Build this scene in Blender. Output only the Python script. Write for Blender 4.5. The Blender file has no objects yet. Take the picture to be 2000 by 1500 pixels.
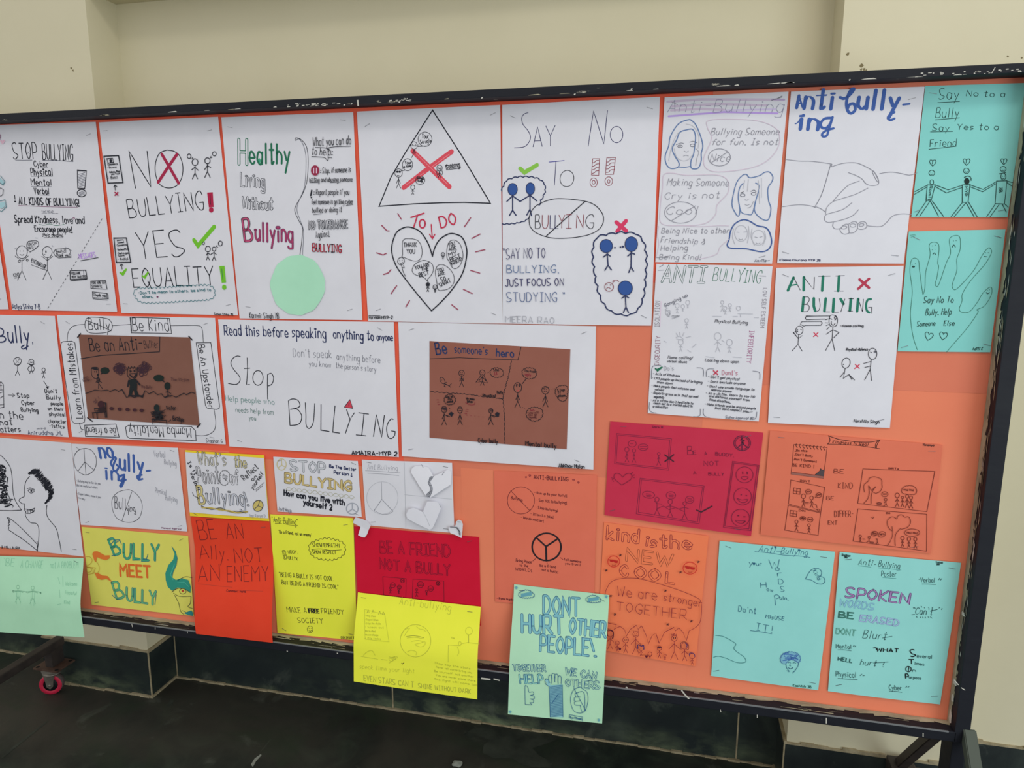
import bpy, bmesh, math, random
from mathutils import Vector, Matrix
from mathutils.geometry import tessellate_polygon

# ---------------------------------------------------------------- camera, light, exposure
random.seed(7)
SC = bpy.context.scene
COL = SC.collection
YAW, PITCH, ROLL, FPX, DIST, CAMZ = -0.223556525, -0.178835586, 0.00207511, 1400.0, 1.41368213, 1.35
_cy, _sy, _cp, _sp = math.cos(YAW), math.sin(YAW), math.cos(PITCH), math.sin(PITCH)
FW = Vector((_sy*_cp, _cy*_cp, _sp))
_r0 = Vector((_cy, -_sy, 0.0))
_u0 = _r0.cross(FW)
RT = _r0*math.cos(ROLL) + _u0*math.sin(ROLL)
UP = _u0*math.cos(ROLL) - _r0*math.sin(ROLL)
CAM = Vector((0.0, -DIST, CAMZ))

cd = bpy.data.cameras.new('camera')
cam = bpy.data.objects.new('camera', cd)
COL.objects.link(cam)
cd.sensor_fit = 'HORIZONTAL'
cd.sensor_width = 36.0
cd.lens = 36.0*FPX/2000.0
cd.clip_start = 0.02
M = Matrix((RT, UP, -FW)).transposed().to_4x4()
M.translation = CAM
cam.matrix_world = M
SC.camera = cam

W = bpy.data.worlds.new('hall_daylight')
W.use_nodes = True
SC.world = W
W.node_tree.nodes['Background'].inputs[0].default_value = (1.0, 0.985, 0.965, 1)
W.node_tree.nodes['Background'].inputs[1].default_value = 0.845

def area(name, loc, target, size, power, color):
    l = bpy.data.lights.new(name, 'AREA')
    l.shape = 'RECTANGLE'
    l.size, l.size_y = size
    l.energy = power
    l.color = color
    o = bpy.data.objects.new(name, l)
    COL.objects.link(o)
    o.location = loc
    o.rotation_euler = (Vector(target)-Vector(loc)).to_track_quat('-Z', 'Y').to_euler()
    return o
area('ceiling_lamp', (0.85, -1.75, 3.75), (0.1, 0.0, 1.1), (0.55, 0.40), 16, (1.0, 0.955, 0.88))
area('right_fill', (2.7, -2.7, 1.05), (0.7, 0.0, 0.75), (2.0, 1.4), 42, (0.85, 0.97, 1.02))  # broad cool fill added from the right, its source unseen

VS = SC.view_settings
VS.view_transform = 'Standard'
VS.look = 'None'
VS.gamma = 1.0
VS.use_curve_mapping = False
VS.exposure = 0.0

# ---------------------------------------------------------------- materials
def lin(c):
    c = c/255.0
    return c/12.92 if c <= 0.04045 else ((c+0.055)/1.055)**2.4
def rgb(h, k=1.0):
    if isinstance(h, str):
        h = (int(h[0:2], 16), int(h[2:4], 16), int(h[4:6], 16))
    return tuple(min(0.93, lin(v)*k) for v in h) + (1.0,)
MATS = {}
def flat(name, color, rough=0.85, k=1.3, spec=0.3, metal=0.0):
    key = (name, str(color), rough, k, metal)
    if key in MATS:
        return MATS[key]
    m = bpy.data.materials.new(name)
    m.use_nodes = True
    b = m.node_tree.nodes['Principled BSDF']
    b.inputs['Base Color'].default_value = rgb(color, k)
    b.inputs['Roughness'].default_value = rough
    b.inputs['Specular IOR Level'].default_value = spec
    b.inputs['Metallic'].default_value = metal
    MATS[key] = m
    return m
def noisy(name, stops, scale=4.0, rough=(0.6, 0.8), k=1.3, bump=0.0, bump_scale=60, detail=6, stretch=(1, 1, 1), spec=0.3, metal=0.0, dist=0.0):
    """a colour ramp over object-space noise, plus fine bump"""
    m = bpy.data.materials.new(name)
    m.use_nodes = True
    nt = m.node_tree
    b = nt.nodes['Principled BSDF']
    tc = nt.nodes.new('ShaderNodeTexCoord')
    mp = nt.nodes.new('ShaderNodeMapping')
    mp.inputs['Scale'].default_value = stretch
    nt.links.new(tc.outputs['Object'], mp.inputs['Vector'])
    n = nt.nodes.new('ShaderNodeTexNoise')
    n.inputs['Scale'].default_value = scale
    n.inputs['Detail'].default_value = detail
    n.inputs['Roughness'].default_value = 0.6
    n.inputs['Distortion'].default_value = dist
    nt.links.new(mp.outputs[0], n.inputs['Vector'])
    r = nt.nodes.new('ShaderNodeValToRGB')
    el = r.color_ramp.elements
    el[0].position, el[0].color = stops[0][0], rgb(stops[0][1], k)
    el[1].position, el[1].color = stops[-1][0], rgb(stops[-1][1], k)
    for p, c in stops[1:-1]:
        e = el.new(p)
        e.color = rgb(c, k)
    nt.links.new(n.outputs['Fac'], r.inputs['Fac'])
    nt.links.new(r.outputs['Color'], b.inputs['Base Color'])
    mr = nt.nodes.new('ShaderNodeMapRange')
    mr.inputs['To Min'].default_value, mr.inputs['To Max'].default_value = rough
    nt.links.new(n.outputs['Fac'], mr.inputs['Value'])
    nt.links.new(mr.outputs[0], b.inputs['Roughness'])
    b.inputs['Specular IOR Level'].default_value = spec
    b.inputs['Metallic'].default_value = metal
    if bump:
        n2 = nt.nodes.new('ShaderNodeTexNoise')
        n2.inputs['Scale'].default_value = bump_scale
        n2.inputs['Detail'].default_value = 5
        nt.links.new(mp.outputs[0], n2.inputs['Vector'])
        bp = nt.nodes.new('ShaderNodeBump')
        bp.inputs['Strength'].default_value = bump
        bp.inputs['Distance'].default_value = 0.004
        nt.links.new(n2.outputs['Fac'], bp.inputs['Height'])
        nt.links.new(bp.outputs[0], b.inputs['Normal'])
    return m
PAPERS = {}
def paper(color, k=1.3):
    """sheet paper: one colour with a faint fibre mottling"""
    key = (color, k)
    if key not in PAPERS:
        c = tuple(int(color[i:i+2], 16) for i in (0, 2, 4))
        lo = tuple(max(0, v-4) for v in c)
        hi = tuple(min(255, v+3) for v in c)
        PAPERS[key] = noisy('paper_'+color, [(0.3, lo), (0.7, hi)], scale=9, rough=(0.75, 0.85), k=k, bump=0.05, bump_scale=25, spec=0.2)
    return PAPERS[key]
INKS = {'k': '20222c', 'g': '6a6c78', 'p': '94959e', 'lp': 'adaeb6', 'r': 'a2263f', 'dr': '7e2434', 'n': '2c3458', 'b': '34508f',
        'gr': '23684e', 'lg': '6cb52e', 'mg': '70305a', 'pu': 'b48fd6', 'pk': 'd3bdd0', 'te': '2f6f78', 'w': 'd0d0d6',
        'go': 'b39a54', 'wr': 'cf3048'}
def ink(c):
    h = INKS.get(c, c)
    return flat('ink_'+h, h, 0.75, 1.25, 0.25)

# ---------------------------------------------------------------- mesh helpers
def link(name, verts, faces, mats, mi=None, parent=None, smooth=False):
    me = bpy.data.meshes.new(name)
    me.from_pydata(verts, [], faces)
    for m in mats:
        me.materials.append(m)
    if mi:
        me.polygons.foreach_set('material_index', mi)
    if smooth:
        me.polygons.foreach_set('use_smooth', [True]*len(me.polygons))
    me.update()
    o = bpy.data.objects.new(name, me)
    COL.objects.link(o)
    if parent:
        o.parent = parent
    return o
def tag(o, label=None, cat=None, group=None, kind=None):
    if label: o['label'] = label
    if cat: o['category'] = cat
    if group: o['group'] = group
    if kind: o['kind'] = kind
    return o
def empty(name, loc):
    o = bpy.data.objects.new(name, None)
    o.empty_display_size = 0.05
    COL.objects.link(o)
    o.location = loc
    return o
class MB:
    """collects shapes into one mesh, several materials"""
    def __init__(self):
        self.bm = bmesh.new()
        self.mats = []
    def slot(self, m):
        if m not in self.mats:
            self.mats.append(m)
        return self.mats.index(m)
    def box(self, lo, hi, m, bevel=0.0):
        t = bmesh.new()
        bmesh.ops.create_cube(t, size=1.0)
        lo, hi = Vector(lo), Vector(hi)
        for v in t.verts:
            v.co = Vector(((lo[i]+hi[i])/2 + v.co[i]*(hi[i]-lo[i]) for i in range(3)))
        if bevel:
            bmesh.ops.bevel(t, geom=t.edges[:], offset=bevel, segments=2, affect='EDGES', profile=0.7)
        self.merge(t, m)
    def merge(self, t, m, mat=None, smooth=False):
        s = self.slot(m)
        for f in t.faces:
            f.material_index = s
            f.smooth = smooth
        if mat is not None:
            bmesh.ops.transform(t, matrix=mat, verts=t.verts)
        me = bpy.data.meshes.new('tmp')
        t.to_mesh(me)
        t.free()
        self.bm.from_mesh(me)
        bpy.data.meshes.remove(me)
    def bar(self, a, b, w, h, m, bevel=0.002):
        """square tube from a to b"""
        a, b = Vector(a), Vector(b)
        t = bmesh.new()
        bmesh.ops.create_cube(t, size=1.0)
        L = (b-a).length
        for v in t.verts:
            v.co = Vector((v.co.x*w, v.co.y*h, v.co.z*L))
        bmesh.ops.bevel(t, geom=t.edges[:], offset=bevel, segments=2, affect='EDGES')
        q = (b-a).to_track_quat('Z', 'Y')
        self.merge(t, m, Matrix.Translation((a+b)/2) @ q.to_matrix().to_4x4())
    def lathe(self, prof, m, mat, n=40):
        t = bmesh.new()
        rings = []
        for r, z in prof:
            rings.append([t.verts.new((r*math.cos(2*math.pi*i/n), r*math.sin(2*math.pi*i/n), z)) for i in range(n)])
        for a, b in zip(rings, rings[1:]):
            for i in range(n):
                t.faces.new((a[i], a[(i+1) % n], b[(i+1) % n], b[i]))
        bmesh.ops.recalc_face_normals(t, faces=t.faces[:])
        self.merge(t, m, mat, True)
    def poly(self, pts, m):
        vs = [self.bm.verts.new(p) for p in pts]
        s = self.slot(m)
        for tri in tessellate_polygon([[Vector(p) for p in pts]]):
            try:
                f = self.bm.faces.new([vs[i] for i in tri])
                f.material_index = s
            except ValueError:
                pass
    def build(self, name, parent=None, origin=None):
        me = bpy.data.meshes.new(name)
        if origin is not None:
            bmesh.ops.translate(self.bm, vec=-Vector(origin), verts=self.bm.verts)
        self.bm.to_mesh(me)
        self.bm.free()
        for m in self.mats:
            me.materials.append(m)
        o = bpy.data.objects.new(name, me)
        COL.objects.link(o)
        if origin is not None:
            o.location = origin
        if parent:
            o.parent = parent
        return o

# sight lines: where a point of the photograph lies on a plane of the room
def ray(px, py):
    return FW + RT*((px-1000.0)/FPX) - UP*((py-750.0)/FPX)
def on_y(px, py, y):
    D = ray(px, py)
    return CAM + D*((y+DIST)/D.y)
def on_floor(px, py, z=0.0):
    D = ray(px, py)
    return CAM + D*((z-CAMZ)/D.z)

# ---------------------------------------------------------------- the setting
WALLM = noisy('cream_wall_paint', [(0.3, (182, 176, 150)), (0.7, (190, 184, 159))], scale=1.3, rough=(0.65, 0.8), k=1.30, bump=0.12, bump_scale=35)
FLECK = flat('wall_chip', '6e6448')
def stone(name, base, veins, bloom, floor=False):
    """dark green marble: clouded base, brown and olive patches, pale scuffs; worn bloom low on the skirting"""
    m = bpy.data.materials.new(name)
    m.use_nodes = True
    nt = m.node_tree
    N = nt.nodes.new
    L = nt.links.new
    b = nt.nodes['Principled BSDF']
    tc = N('ShaderNodeTexCoord')
    def noise(scale, detail=8, dist=0.0, stretch=(1, 1, 1), rot=0.0):
        mp = N('ShaderNodeMapping')
        mp.inputs['Scale'].default_value = stretch
        mp.inputs['Rotation'].default_value = (0, 0, rot)
        L(tc.outputs['Object'], mp.inputs['Vector'])
        n = N('ShaderNodeTexNoise')
        n.inputs['Scale'].default_value = scale
        n.inputs['Detail'].default_value = detail
        n.inputs['Roughness'].default_value = 0.62
        n.inputs['Distortion'].default_value = dist
        L(mp.outputs[0], n.inputs['Vector'])
        return n.outputs['Fac']
    def ramp(fac, stops):
        r = N('ShaderNodeValToRGB')
        el = r.color_ramp.elements
        el[0].position, el[0].color = stops[0]
        el[1].position, el[1].color = stops[-1]
        for p, c in stops[1:-1]:
            e = el.new(p); e.color = c
        L(fac, r.inputs['Fac'])
        return r.outputs['Color']
    def mix(fac, c1, c2):
        x = N('ShaderNodeMix'); x.data_type = 'RGBA'
        L(fac, x.inputs['Factor'])
        for sck, c in ((x.inputs['A'], c1), (x.inputs['B'], c2)):
            if isinstance(c, tuple): sck.default_value = c
            else: L(c, sck)
        return x.outputs['Result']
    K, Wt = (0, 0, 0, 1), (1, 1, 1, 1)
    col = ramp(noise(7, 12, .8), [(.3, rgb(base[0], 1)), (.5, rgb(base[1], 1)), (.68, rgb(base[2], 1))])
    col = mix(ramp(noise(1.3, 6, .5), [(.46, K), (.66, Wt)]), col, rgb(veins[0], 1))
    col = mix(ramp(noise(2.3, 9, 1.0, (1, 1.7, 1), .5), [(.52, K), (.72, (.8, .8, .8, 1))]), col, rgb(veins[1], 1))
    col = mix(ramp(noise(9, 12, .4), [(.60, K), (.78, (.75, .75, .75, 1))]), col, rgb(veins[2], 1))
    col = mix(ramp(noise(60, 3, 0, (1, .06, 1) if floor else (1, 1, .08), .9 if floor else 0.0), [(.70, K), (.80, (.45, .45, .45, 1))]), col, rgb(veins[2], 1))
    if bloom:
        sp = N('ShaderNodeSeparateXYZ'); L(tc.outputs['Object'], sp.inputs[0])
        mr = N('ShaderNodeMapRange'); mr.inputs['From Min'].default_value = .075; mr.inputs['From Max'].default_value = 0.0
        L(sp.outputs['Z'], mr.inputs['Value'])
        mu = N('ShaderNodeMath'); mu.operation = 'MULTIPLY'
        L(mr.outputs[0], mu.inputs[0])
        L(ramp(noise(16, 12, .3, (.7, 1, 1.3)), [(.42, K), (.70, Wt)]), mu.inputs[1])
        mu2 = N('ShaderNodeMath'); mu2.operation = 'MULTIPLY'
        L(mu.outputs[0], mu2.inputs[0])
        L(ramp(noise(2.0, 3), [(.42, K), (.6, Wt)]), mu2.inputs[1])
        col = mix(mu2.outputs[0], col, rgb(bloom, 1))
    L(col, b.inputs['Base Color'])
    b.inputs['Roughness'].default_value = .52 if floor else .45
    b.inputs['Specular IOR Level'].default_value = .3
    bp = N('ShaderNodeBump'); bp.inputs['Strength'].default_value = .15; bp.inputs['Distance'].default_value = .003
    L(noise(45, 6), bp.inputs['Height'])
    L(bp.outputs[0], b.inputs['Normal'])
    return m
STONE = stone('dark_green_marble', ((29, 35, 37), (41, 48, 47), (56, 64, 60)), ((33, 42, 44), (48, 60, 53), (96, 103, 93)), (122, 136, 104))
FLOORM = stone('dark_marble_floor', ((17, 22, 22), (33, 41, 37), (54, 64, 54)), ((60, 57, 51), (40, 54, 38), (92, 97, 88)), None, True)
MORTAR = noisy('joint_mortar', [(0.3, (128, 118, 92)), (0.7, (168, 156, 128))], scale=40, rough=(0.8, 0.95), k=1.15, bump=0.4, bump_scale=120)
WORN = flat('worn_white_plaster', '8d9188', 0.8, 1.0)

WY, CY, BX0, BX1, CX0, CX1 = 0.416, 0.306, -1.535, 0.316, -1.923, 0.702   # recess plane, column face, recess span, outer column edges
SY = 0.148                                                                  # skirting height
def fleck(mb, spots, y):
    for px, py, r in spots:
        c = on_y(px, py, y)
        n = 7
        mb.poly([(c.x+r*random.uniform(.5, 1.2)*math.cos(6.283*i/n), y-0.0006, c.z+r*random.uniform(.5, 1.2)*math.sin(6.283*i/n)) for i in range(n)], FLECK)
m = MB()
m.box((-4.6, WY, 0), (3.6, WY+0.15, 3.9), WALLM)
m.build('wall_back')['kind'] = 'structure'
m = MB()
m.box((CX0, CY, 0), (BX0, WY+0.01, 3.9), WALLM)
fleck(m, [(139, 133, .004), (143, 138, .003)], CY)
m.build('wall_column_left')['kind'] = 'structure'
m = MB()
m.box((BX1, CY, 0), (CX1, WY+0.01, 3.9), WALLM)
fleck(m, [(1656, 105, .004), (1683, 128, .004), (1688, 135, .003), (1682, 136, .003), (1692, 137, .002), (1968, 110, .002), (1996, 113, .002)], CY)
m.build('wall_column_right')['kind'] = 'structure'
m = MB()
m.box((BX0, CY, 2.024), (BX1, WY+0.01, 2.5), WALLM)
m.build('trim_1')['kind'] = 'structure'

m = MB()
m.box((-4.6, -4.5, -0.08), (3.6, WY, 0), FLOORM)
def stain(pts, mat, z=0.0005):
    m.poly([(p.x, p.y, z) for p in (on_floor(*q) for q in pts)], mat)
DUST = noisy('floor_scuff', [(0.35, (36, 41, 37)), (0.7, (66, 71, 63))], scale=14, rough=(0.5, 0.7), k=1.0, detail=8)
stain([(905, 1435), (925, 1422), (960, 1416), (1010, 1420), (1050, 1425), (1085, 1432), (1095, 1442), (1070, 1452), (1040, 1462), (1052, 1475), (1080, 1490), (1075, 1499), (1040, 1499), (1015, 1492), (1000, 1481), (965, 1482), (942, 1470), (945, 1455), (958, 1446), (940, 1440), (915, 1441)], DUST)
stain([(563, 1362), (572, 1356), (590, 1355), (606, 1360), (598, 1367), (580, 1369), (568, 1368)], DUST)
stain([(326, 1378), (333, 1368), (340, 1368), (337, 1378), (328, 1380)], DUST)
stain([(490, 1494), (497, 1482), (509, 1473), (511, 1475), (500, 1487), (494, 1498)], WORN)
stain([(630, 1424), (656, 1386), (658, 1386), (632, 1425)], DUST)
stain([(0, 1478), (92, 1408), (96, 1408), (4, 1482)], DUST)
m.build('floor')['kind'] = 'structure'

def skirting(name, x0, x1, y, side=None, joints=(), cap=True):
    """stone slabs against the wall with mortar joints, ragged mortar lip on top"""
    m = MB()
    back = y+0.006
    m.box((x0, y, 0.0), (x1, back, SY), STONE)
    for j in joints:
        m.box((j-0.002, y-0.0008, 0.002), (j+0.002, y+0.001, SY), MORTAR)
    n = max(4, int((x1-x0)/0.03))
    if cap:
        for i in range(n):
            a, b = x0+(x1-x0)*i/n, x0+(x1-x0)*(i+1)/n
            h = random.uniform(0.004, 0.011)
            m.box((a, y+0.0005, SY-0.001), (b, back+0.0005, SY+h), MORTAR)
    for i in range(n):
        a, b = x0+(x1-x0)*i/n, x0+(x1-x0)*(i+1)/n
        m.box((a, y-random.uniform(.003, .008), 0), (b, y+.001, random.uniform(.003, .007)), MORTAR)
    if side is not None:                      # the return of a column
        xs, y1, sgn = side
        m.box((min(xs, xs+sgn*.006), y, 0), (max(xs, xs+sgn*.006), y1, SY), STONE)
        m.box((min(xs, xs+sgn*.007), y, SY-.001), (max(xs, xs+sgn*.007), y1, SY+.008), MORTAR)
        m.box((min(xs, xs+sgn*.012), y-.006, 0), (max(xs, xs+sgn*.012), y1, .006), MORTAR)
        m.box((xs+sgn*.004, y-.0012, 0), (xs+sgn*.0075, y+.002, SY), MORTAR)
    o = m.build(name)
    o['kind'] = 'structure'
    return o
skirting('baseboard_left', CX0, BX0, 0.300, (BX0, WY-.004, 1))
skirting('baseboard_back', BX0+.006, BX1-.006, 0.410, None, (BX0+.012, -0.78, 0.02+.19))
skirting('baseboard_right', BX1, CX1, 0.300, (BX1, WY-.004, -1))
skirting('baseboard_far_left', -4.6, CX0-.001, 0.410, None, (-2.9,))
skirting('baseboard_far_right', CX1+.001, 3.6, 0.410, None, (1.9,))

# ---------------------------------------------------------------- the notice board on its wheeled stand
YF = -0.038                       # front plane of the raised frame
ZT, ZB, XL, XR = CAMZ+0.3046, CAMZ-0.911, -1.905, 0.575
IT, IB, IR, IL = CAMZ+0.290, CAMZ-0.891, 0.549, -1.880
def worn_black():
    """black paint with the bare wood showing along the edge next to the paper and chips elsewhere"""
    m = noisy('black_frame_paint', [(0.0, (18, 21, 29)), (0.60, (21, 24, 33)), (0.685, (27, 30, 38)), (0.705, (150, 146, 132)), (1.0, (176, 172, 160))], scale=38, rough=(0.5, 0.75), k=1.0, bump=0.15, bump_scale=50, stretch=(0.35, 1, 0.9))
    return m
BLACK = worn_black()
BARE = noisy('bare_wood_edge', [(0.22, (44, 44, 42)), (0.31, (122, 117, 98)), (0.5, (158, 151, 126)), (0.75, (184, 177, 150))], scale=26, rough=(0.7, 0.9), k=1.1, bump=0.4, bump_scale=80, stretch=(0.5, 1, 0.5))
STEEL = noisy('brown_painted_steel', [(0.3, (42, 38, 38)), (0.7, (66, 58, 54))], scale=20, rough=(0.45, 0.65), k=1.0, bump=0.1)
CHIP = flat('paint_chip', 'c8c6bc', 0.8, 1.0)
board = empty('notice_board', (-0.66, 0, 0))
tag(board, 'long wheeled notice board with black frame and orange paper, covered in posters', 'notice board')
BO = Vector((-0.66, 0, 0))
def bpart(m, name, parent=None):
    o = m.build(name, None, BO)
    o.location = (0, 0, 0)
    o.parent = parent or board
    return o
m = MB(); m.box((XL+.01, 0.0012, ZB+.005), (XR-.01, 0.016, ZT-.005), flat('softboard', '9a8a68')); bpart(m, 'backing_panel')
def wear(m, a, b, n, width, inward, plane):
    """ragged worn strip along an inner edge: chips of bare wood left where the paint came off"""
    for i in range(n):
        t0, t1 = i/n, (i+1)/n
        p, q = Vector(a).lerp(Vector(b), t0), Vector(a).lerp(Vector(b), t1)
        w0, w1 = width*random.uniform(.5, 1.25), width*random.uniform(.5, 1.25)
        m.poly([p, q, q+Vector(inward)*w1, p+Vector(inward)*w0], BARE)
def nick(m, pts, w, mat):
    for (x0, y0), (x1, y1) in zip(pts, pts[1:]):
        p, q = on_y(x0, y0, YF-.0006), on_y(x1, y1, YF-.0006)
        d = (q-p); d.normalize(); nrm = Vector((-d.z, 0, d.x))*w/2
        m.poly([p-nrm, q-nrm, q+nrm, p+nrm], mat)
# bottom rail: a box section whose upper ledge is bare next to the paper, with a rounded lip in front
m = MB()
m.box((XL, YF+.002, ZB), (XR, 0.012, IB), BLACK, .0012)
m.box((XL+.02, YF, ZB+.0005), (IR+.004, YF+.006, IB+.0016), BLACK, .0018)
m.box((XL+.02, YF-.0004, IB-.0008), (IR-.01, YF+.0022, IB+.0018), flat('edge_highlight', '74777a', .5, 1.0), .0004)  # thin grey strip paints the highlight along the front lip
for i in range(90):
    a, b = IL+(IR-IL)*i/90, IL+(IR-IL)*(i+1)/90
    d0, d1 = random.uniform(-.017, -.009), random.uniform(-.017, -.009)
    m.poly([(a, 0.0, IB+.0006), (b, 0.0, IB+.0006), (b, d1, IB+.0006), (a, d0, IB+.0006)], BARE)
for i in range(70):
    x = random.uniform(-1.4, .5); y = random.uniform(-.03, -.012); L = random.uniform(.006, .05)
    m.poly([(x, y, IB+.0009), (x+L, y+random.uniform(-.002, .002), IB+.0009), (x+L, y+.0012, IB+.0009), (x, y+.0008, IB+.0009)], CHIP if i % 4 == 0 else BARE)
for pts, w in [([(257, 1218), (259, 1225)], .002), ([(303, 1225), (303, 1229)], .0015), ([(366, 1233), (366, 1237)], .0015), ([(1614, 1402), (1614, 1413)], .0022), ([(1803, 1432), (1803, 1439)], .0018), ([(1331, 1348), (1338, 1357), (1346, 1365)], .003), ([(1407, 1386), (1408, 1391)], .0015), ([(1479, 1396), (1479, 1402)], .0015), ([(940, 1325), (958, 1327)], .004), ([(964, 1326), (976, 1329)], .003), ([(1222, 1342), (1226, 1344)], .003), ([(560, 1272), (562, 1272)], .003), ([(659, 1275), (659, 1277)], .003)]:
    nick(m, pts, w, CHIP)
bpart(m, 'bottom_rail')
m = MB()
m.box((XL, YF, IT), (XR, 0.012, ZT), BLACK, .0012)
for i in range(26):
    x = random.uniform(-1.5, .5); L = random.uniform(.004, .03); h = random.uniform(.0005, .0016)
    m.poly([(x, YF-.0006, IT+.0003), (x+L, YF-.0006, IT+.0003), (x+L*.8, YF-.0006, IT+h*1.6), (x+L*.2, YF-.0006, IT+h)], CHIP if i % 3 else BARE)
for x0, x1 in ((556, 668), (760, 800), (1780, 2000)):
    for i in range(26):
        px = random.uniform(x0, x1); ln_ = px/2000.0
        py = (222-49*px/1000.0) + random.uniform(9, 16)
        nick(m, [(px, py), (px+random.uniform(2, 7), py-.4)], random.uniform(.0006, .002), CHIP)
nick(m, [(698.5, 195), (699.5, 207)], .003, CHIP)
nick(m, [(1937, 143), (1944, 131)], .0012, CHIP)
for px, py in ((671, 206), (685, 204), (940, 192), (1121, 185), (1232, 175), (1658, 157)):
    nick(m, [(px, py), (px+3, py-2)], .002, CHIP)
bpart(m, 'top_rail')
m = MB()
m.box((IR, YF, ZB), (XR, 0.012, ZT), BLACK, .0012)
for i in range(80):
    a, b = IB+(IT-IB)*i/80, IB+(IT-IB)*(i+1)/80
    d0 = random.uniform(-.02, -.012); d1 = random.uniform(-.02, -.012)
    m.poly([(IR-.0006, 0.0, a), (IR-.0006, 0.0, b), (IR-.0006, d1, b), (IR-.0006, d0, a)], BARE)
for i in range(90):
    z = random.uniform(IB+.1, IT); L = random.uniform(.006, .05); y = random.uniform(-.034, -.014); wd = random.uniform(.0008, .003)
    m.poly([(IR-.0009, y, z), (IR-.0009, y+wd, z+L*.3), (IR-.0009, y+wd*.8, z+L), (IR-.0009, y-.0005, z+L*.6)], CHIP if i % 3 == 0 else BARE)
# big flakes of lost paint low on the post
for z, h in ((CAMZ-.872, .016), (CAMZ-.835, .010), (CAMZ-.80, .008), (CAMZ-.66, .006)):
    m.poly([(IR-.0011, -.011+(.0035 if math.cos(t) > 0 else .012)*math.cos(t)*random.uniform(.6, 1.3), z+h*.8*math.sin(t)*random.uniform(.7, 1.2)) for t in [6.283*i/14 for i in range(14)]], CHIP)
nick(m, [(1864, 1328), (1872, 1338)], .0016, CHIP)
nick(m, [(1877, 1343), (1885, 1348)], .0016, CHIP)
bpart(m, 'side_post')
m = MB()
m.box((XL, YF, ZB), (IL, 0.012, ZT), BLACK, .0012)
bpart(m, 'side_post')
# orange backing sheets, butted and overlapping
def sheet(x0, x1, z0, z1, mat, y):
    n, k = 16, 12
    vs, fs = [], []
    for j in range(k+1):
        for i in range(n+1):
            u, v = i/n, j/k
            vs.append((x0+(x1-x0)*u-BO.x, y-0.0005*math.sin(math.pi*u)*math.sin(math.pi*v)*(1+math.sin(7*u+3*v)), z0+(z1-z0)*v))
    for j in range(k):
        for i in range(n):
            a = j*(n+1)+i
            fs.append((a, a+1, a+n+2, a+n+1))
    o = link('backing_paper', vs, fs, [mat], None, board, True)
    return o
OR1 = noisy('red_orange_paper', [(0.3, (207, 82, 58)), (0.7, (214, 90, 66))], scale=5, rough=(0.6, 0.75), k=1.38, bump=0.05, bump_scale=20)
OR2 = noisy('orange_paper', [(0.3, (206, 112, 83)), (0.7, (212, 121, 90))], scale=4, rough=(0.6, 0.75), k=1.34, bump=0.05, bump_scale=20)
OR3 = noisy('salmon_orange_paper', [(0.3, (198, 107, 82)), (0.7, (204, 116, 90))], scale=4, rough=(0.6, 0.75), k=1.3, bump=0.05, bump_scale=20)
xs_ = on_y(900, 900, 0).x
zs_ = on_y(780, 905, 0).z
xm_, zm_ = on_y(790, 640, 0).x, on_y(1100, 560, 0).z
sheet(IL-.001, xm_, zs_-.012, IT+.001, OR1, .0004)
sheet(xm_-.01, 0.06, zm_, IT+.001, OR1, .0008)
sheet(xm_-.01, 0.06, zs_-.02, zm_+.01, OR3, .0004)
sheet(0.05, IR+.001, on_y(1700, 760, 0).z, IT+.001, OR3, .0004)
sheet(0.05, IR+.001, IB-.001, on_y(1700, 760, 0).z+.01, OR2, .0008)
sheet(xs_, 0.055, IB-.001, zs_, OR2, .0003)
sheet(-1.0, xs_+.02, IB-.001, zs_, OR2, .0007)
sheet(IL-.001, -0.99, IB-.001, zs_, OR2, .0003)
# stand: foot bars, legs, braces, castors
def stand(x, right):
    w, z0, z1 = (.028, .115, .170) if right else (.0135, .150, .1755)
    m = MB(); m.box((x-w, -.36, z0), (x+w, .285, z1), STEEL, .004); bpart(m, 'foot_bar')
    m = MB(); m.box((x-.012, -.022, z1-.002), (x+.012, .03, ZB+.002), BLACK, .002)
    bpart(m, 'leg')
    if right:
        m = MB(); m.bar((x-.003, .028, ZB+.0), (x-.003, .262, .165), .022, .022, STEEL); bpart(m, 'brace')
    m = MB(); m.bar((x+.008, -.03, ZB+.025), (x+.008, -.30, .165), .022, .022, flat('grey_green_paint', '4d544b', .6, 1.0)); bpart(m, 'brace')
    for yy in (.254, -.31):
        castor(x if not right else x+.035, yy)
RED = flat('red_polyurethane', 'b8203f', 0.5, 1.15, 0.4)
TREAD = flat('worn_tread', '6f625f', 0.8, 1.0)
ZINC = noisy('dull_zinc', [(0.3, (110, 104, 96)), (0.7, (158, 152, 142))], scale=25, rough=(0.35, 0.55), k=1.0, metal=0.6)
RUST = noisy('rusty_plate', [(0.3, (66, 48, 42)), (0.7, (96, 74, 62))], scale=40, rough=(0.5, 0.7), k=1.0)
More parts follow.
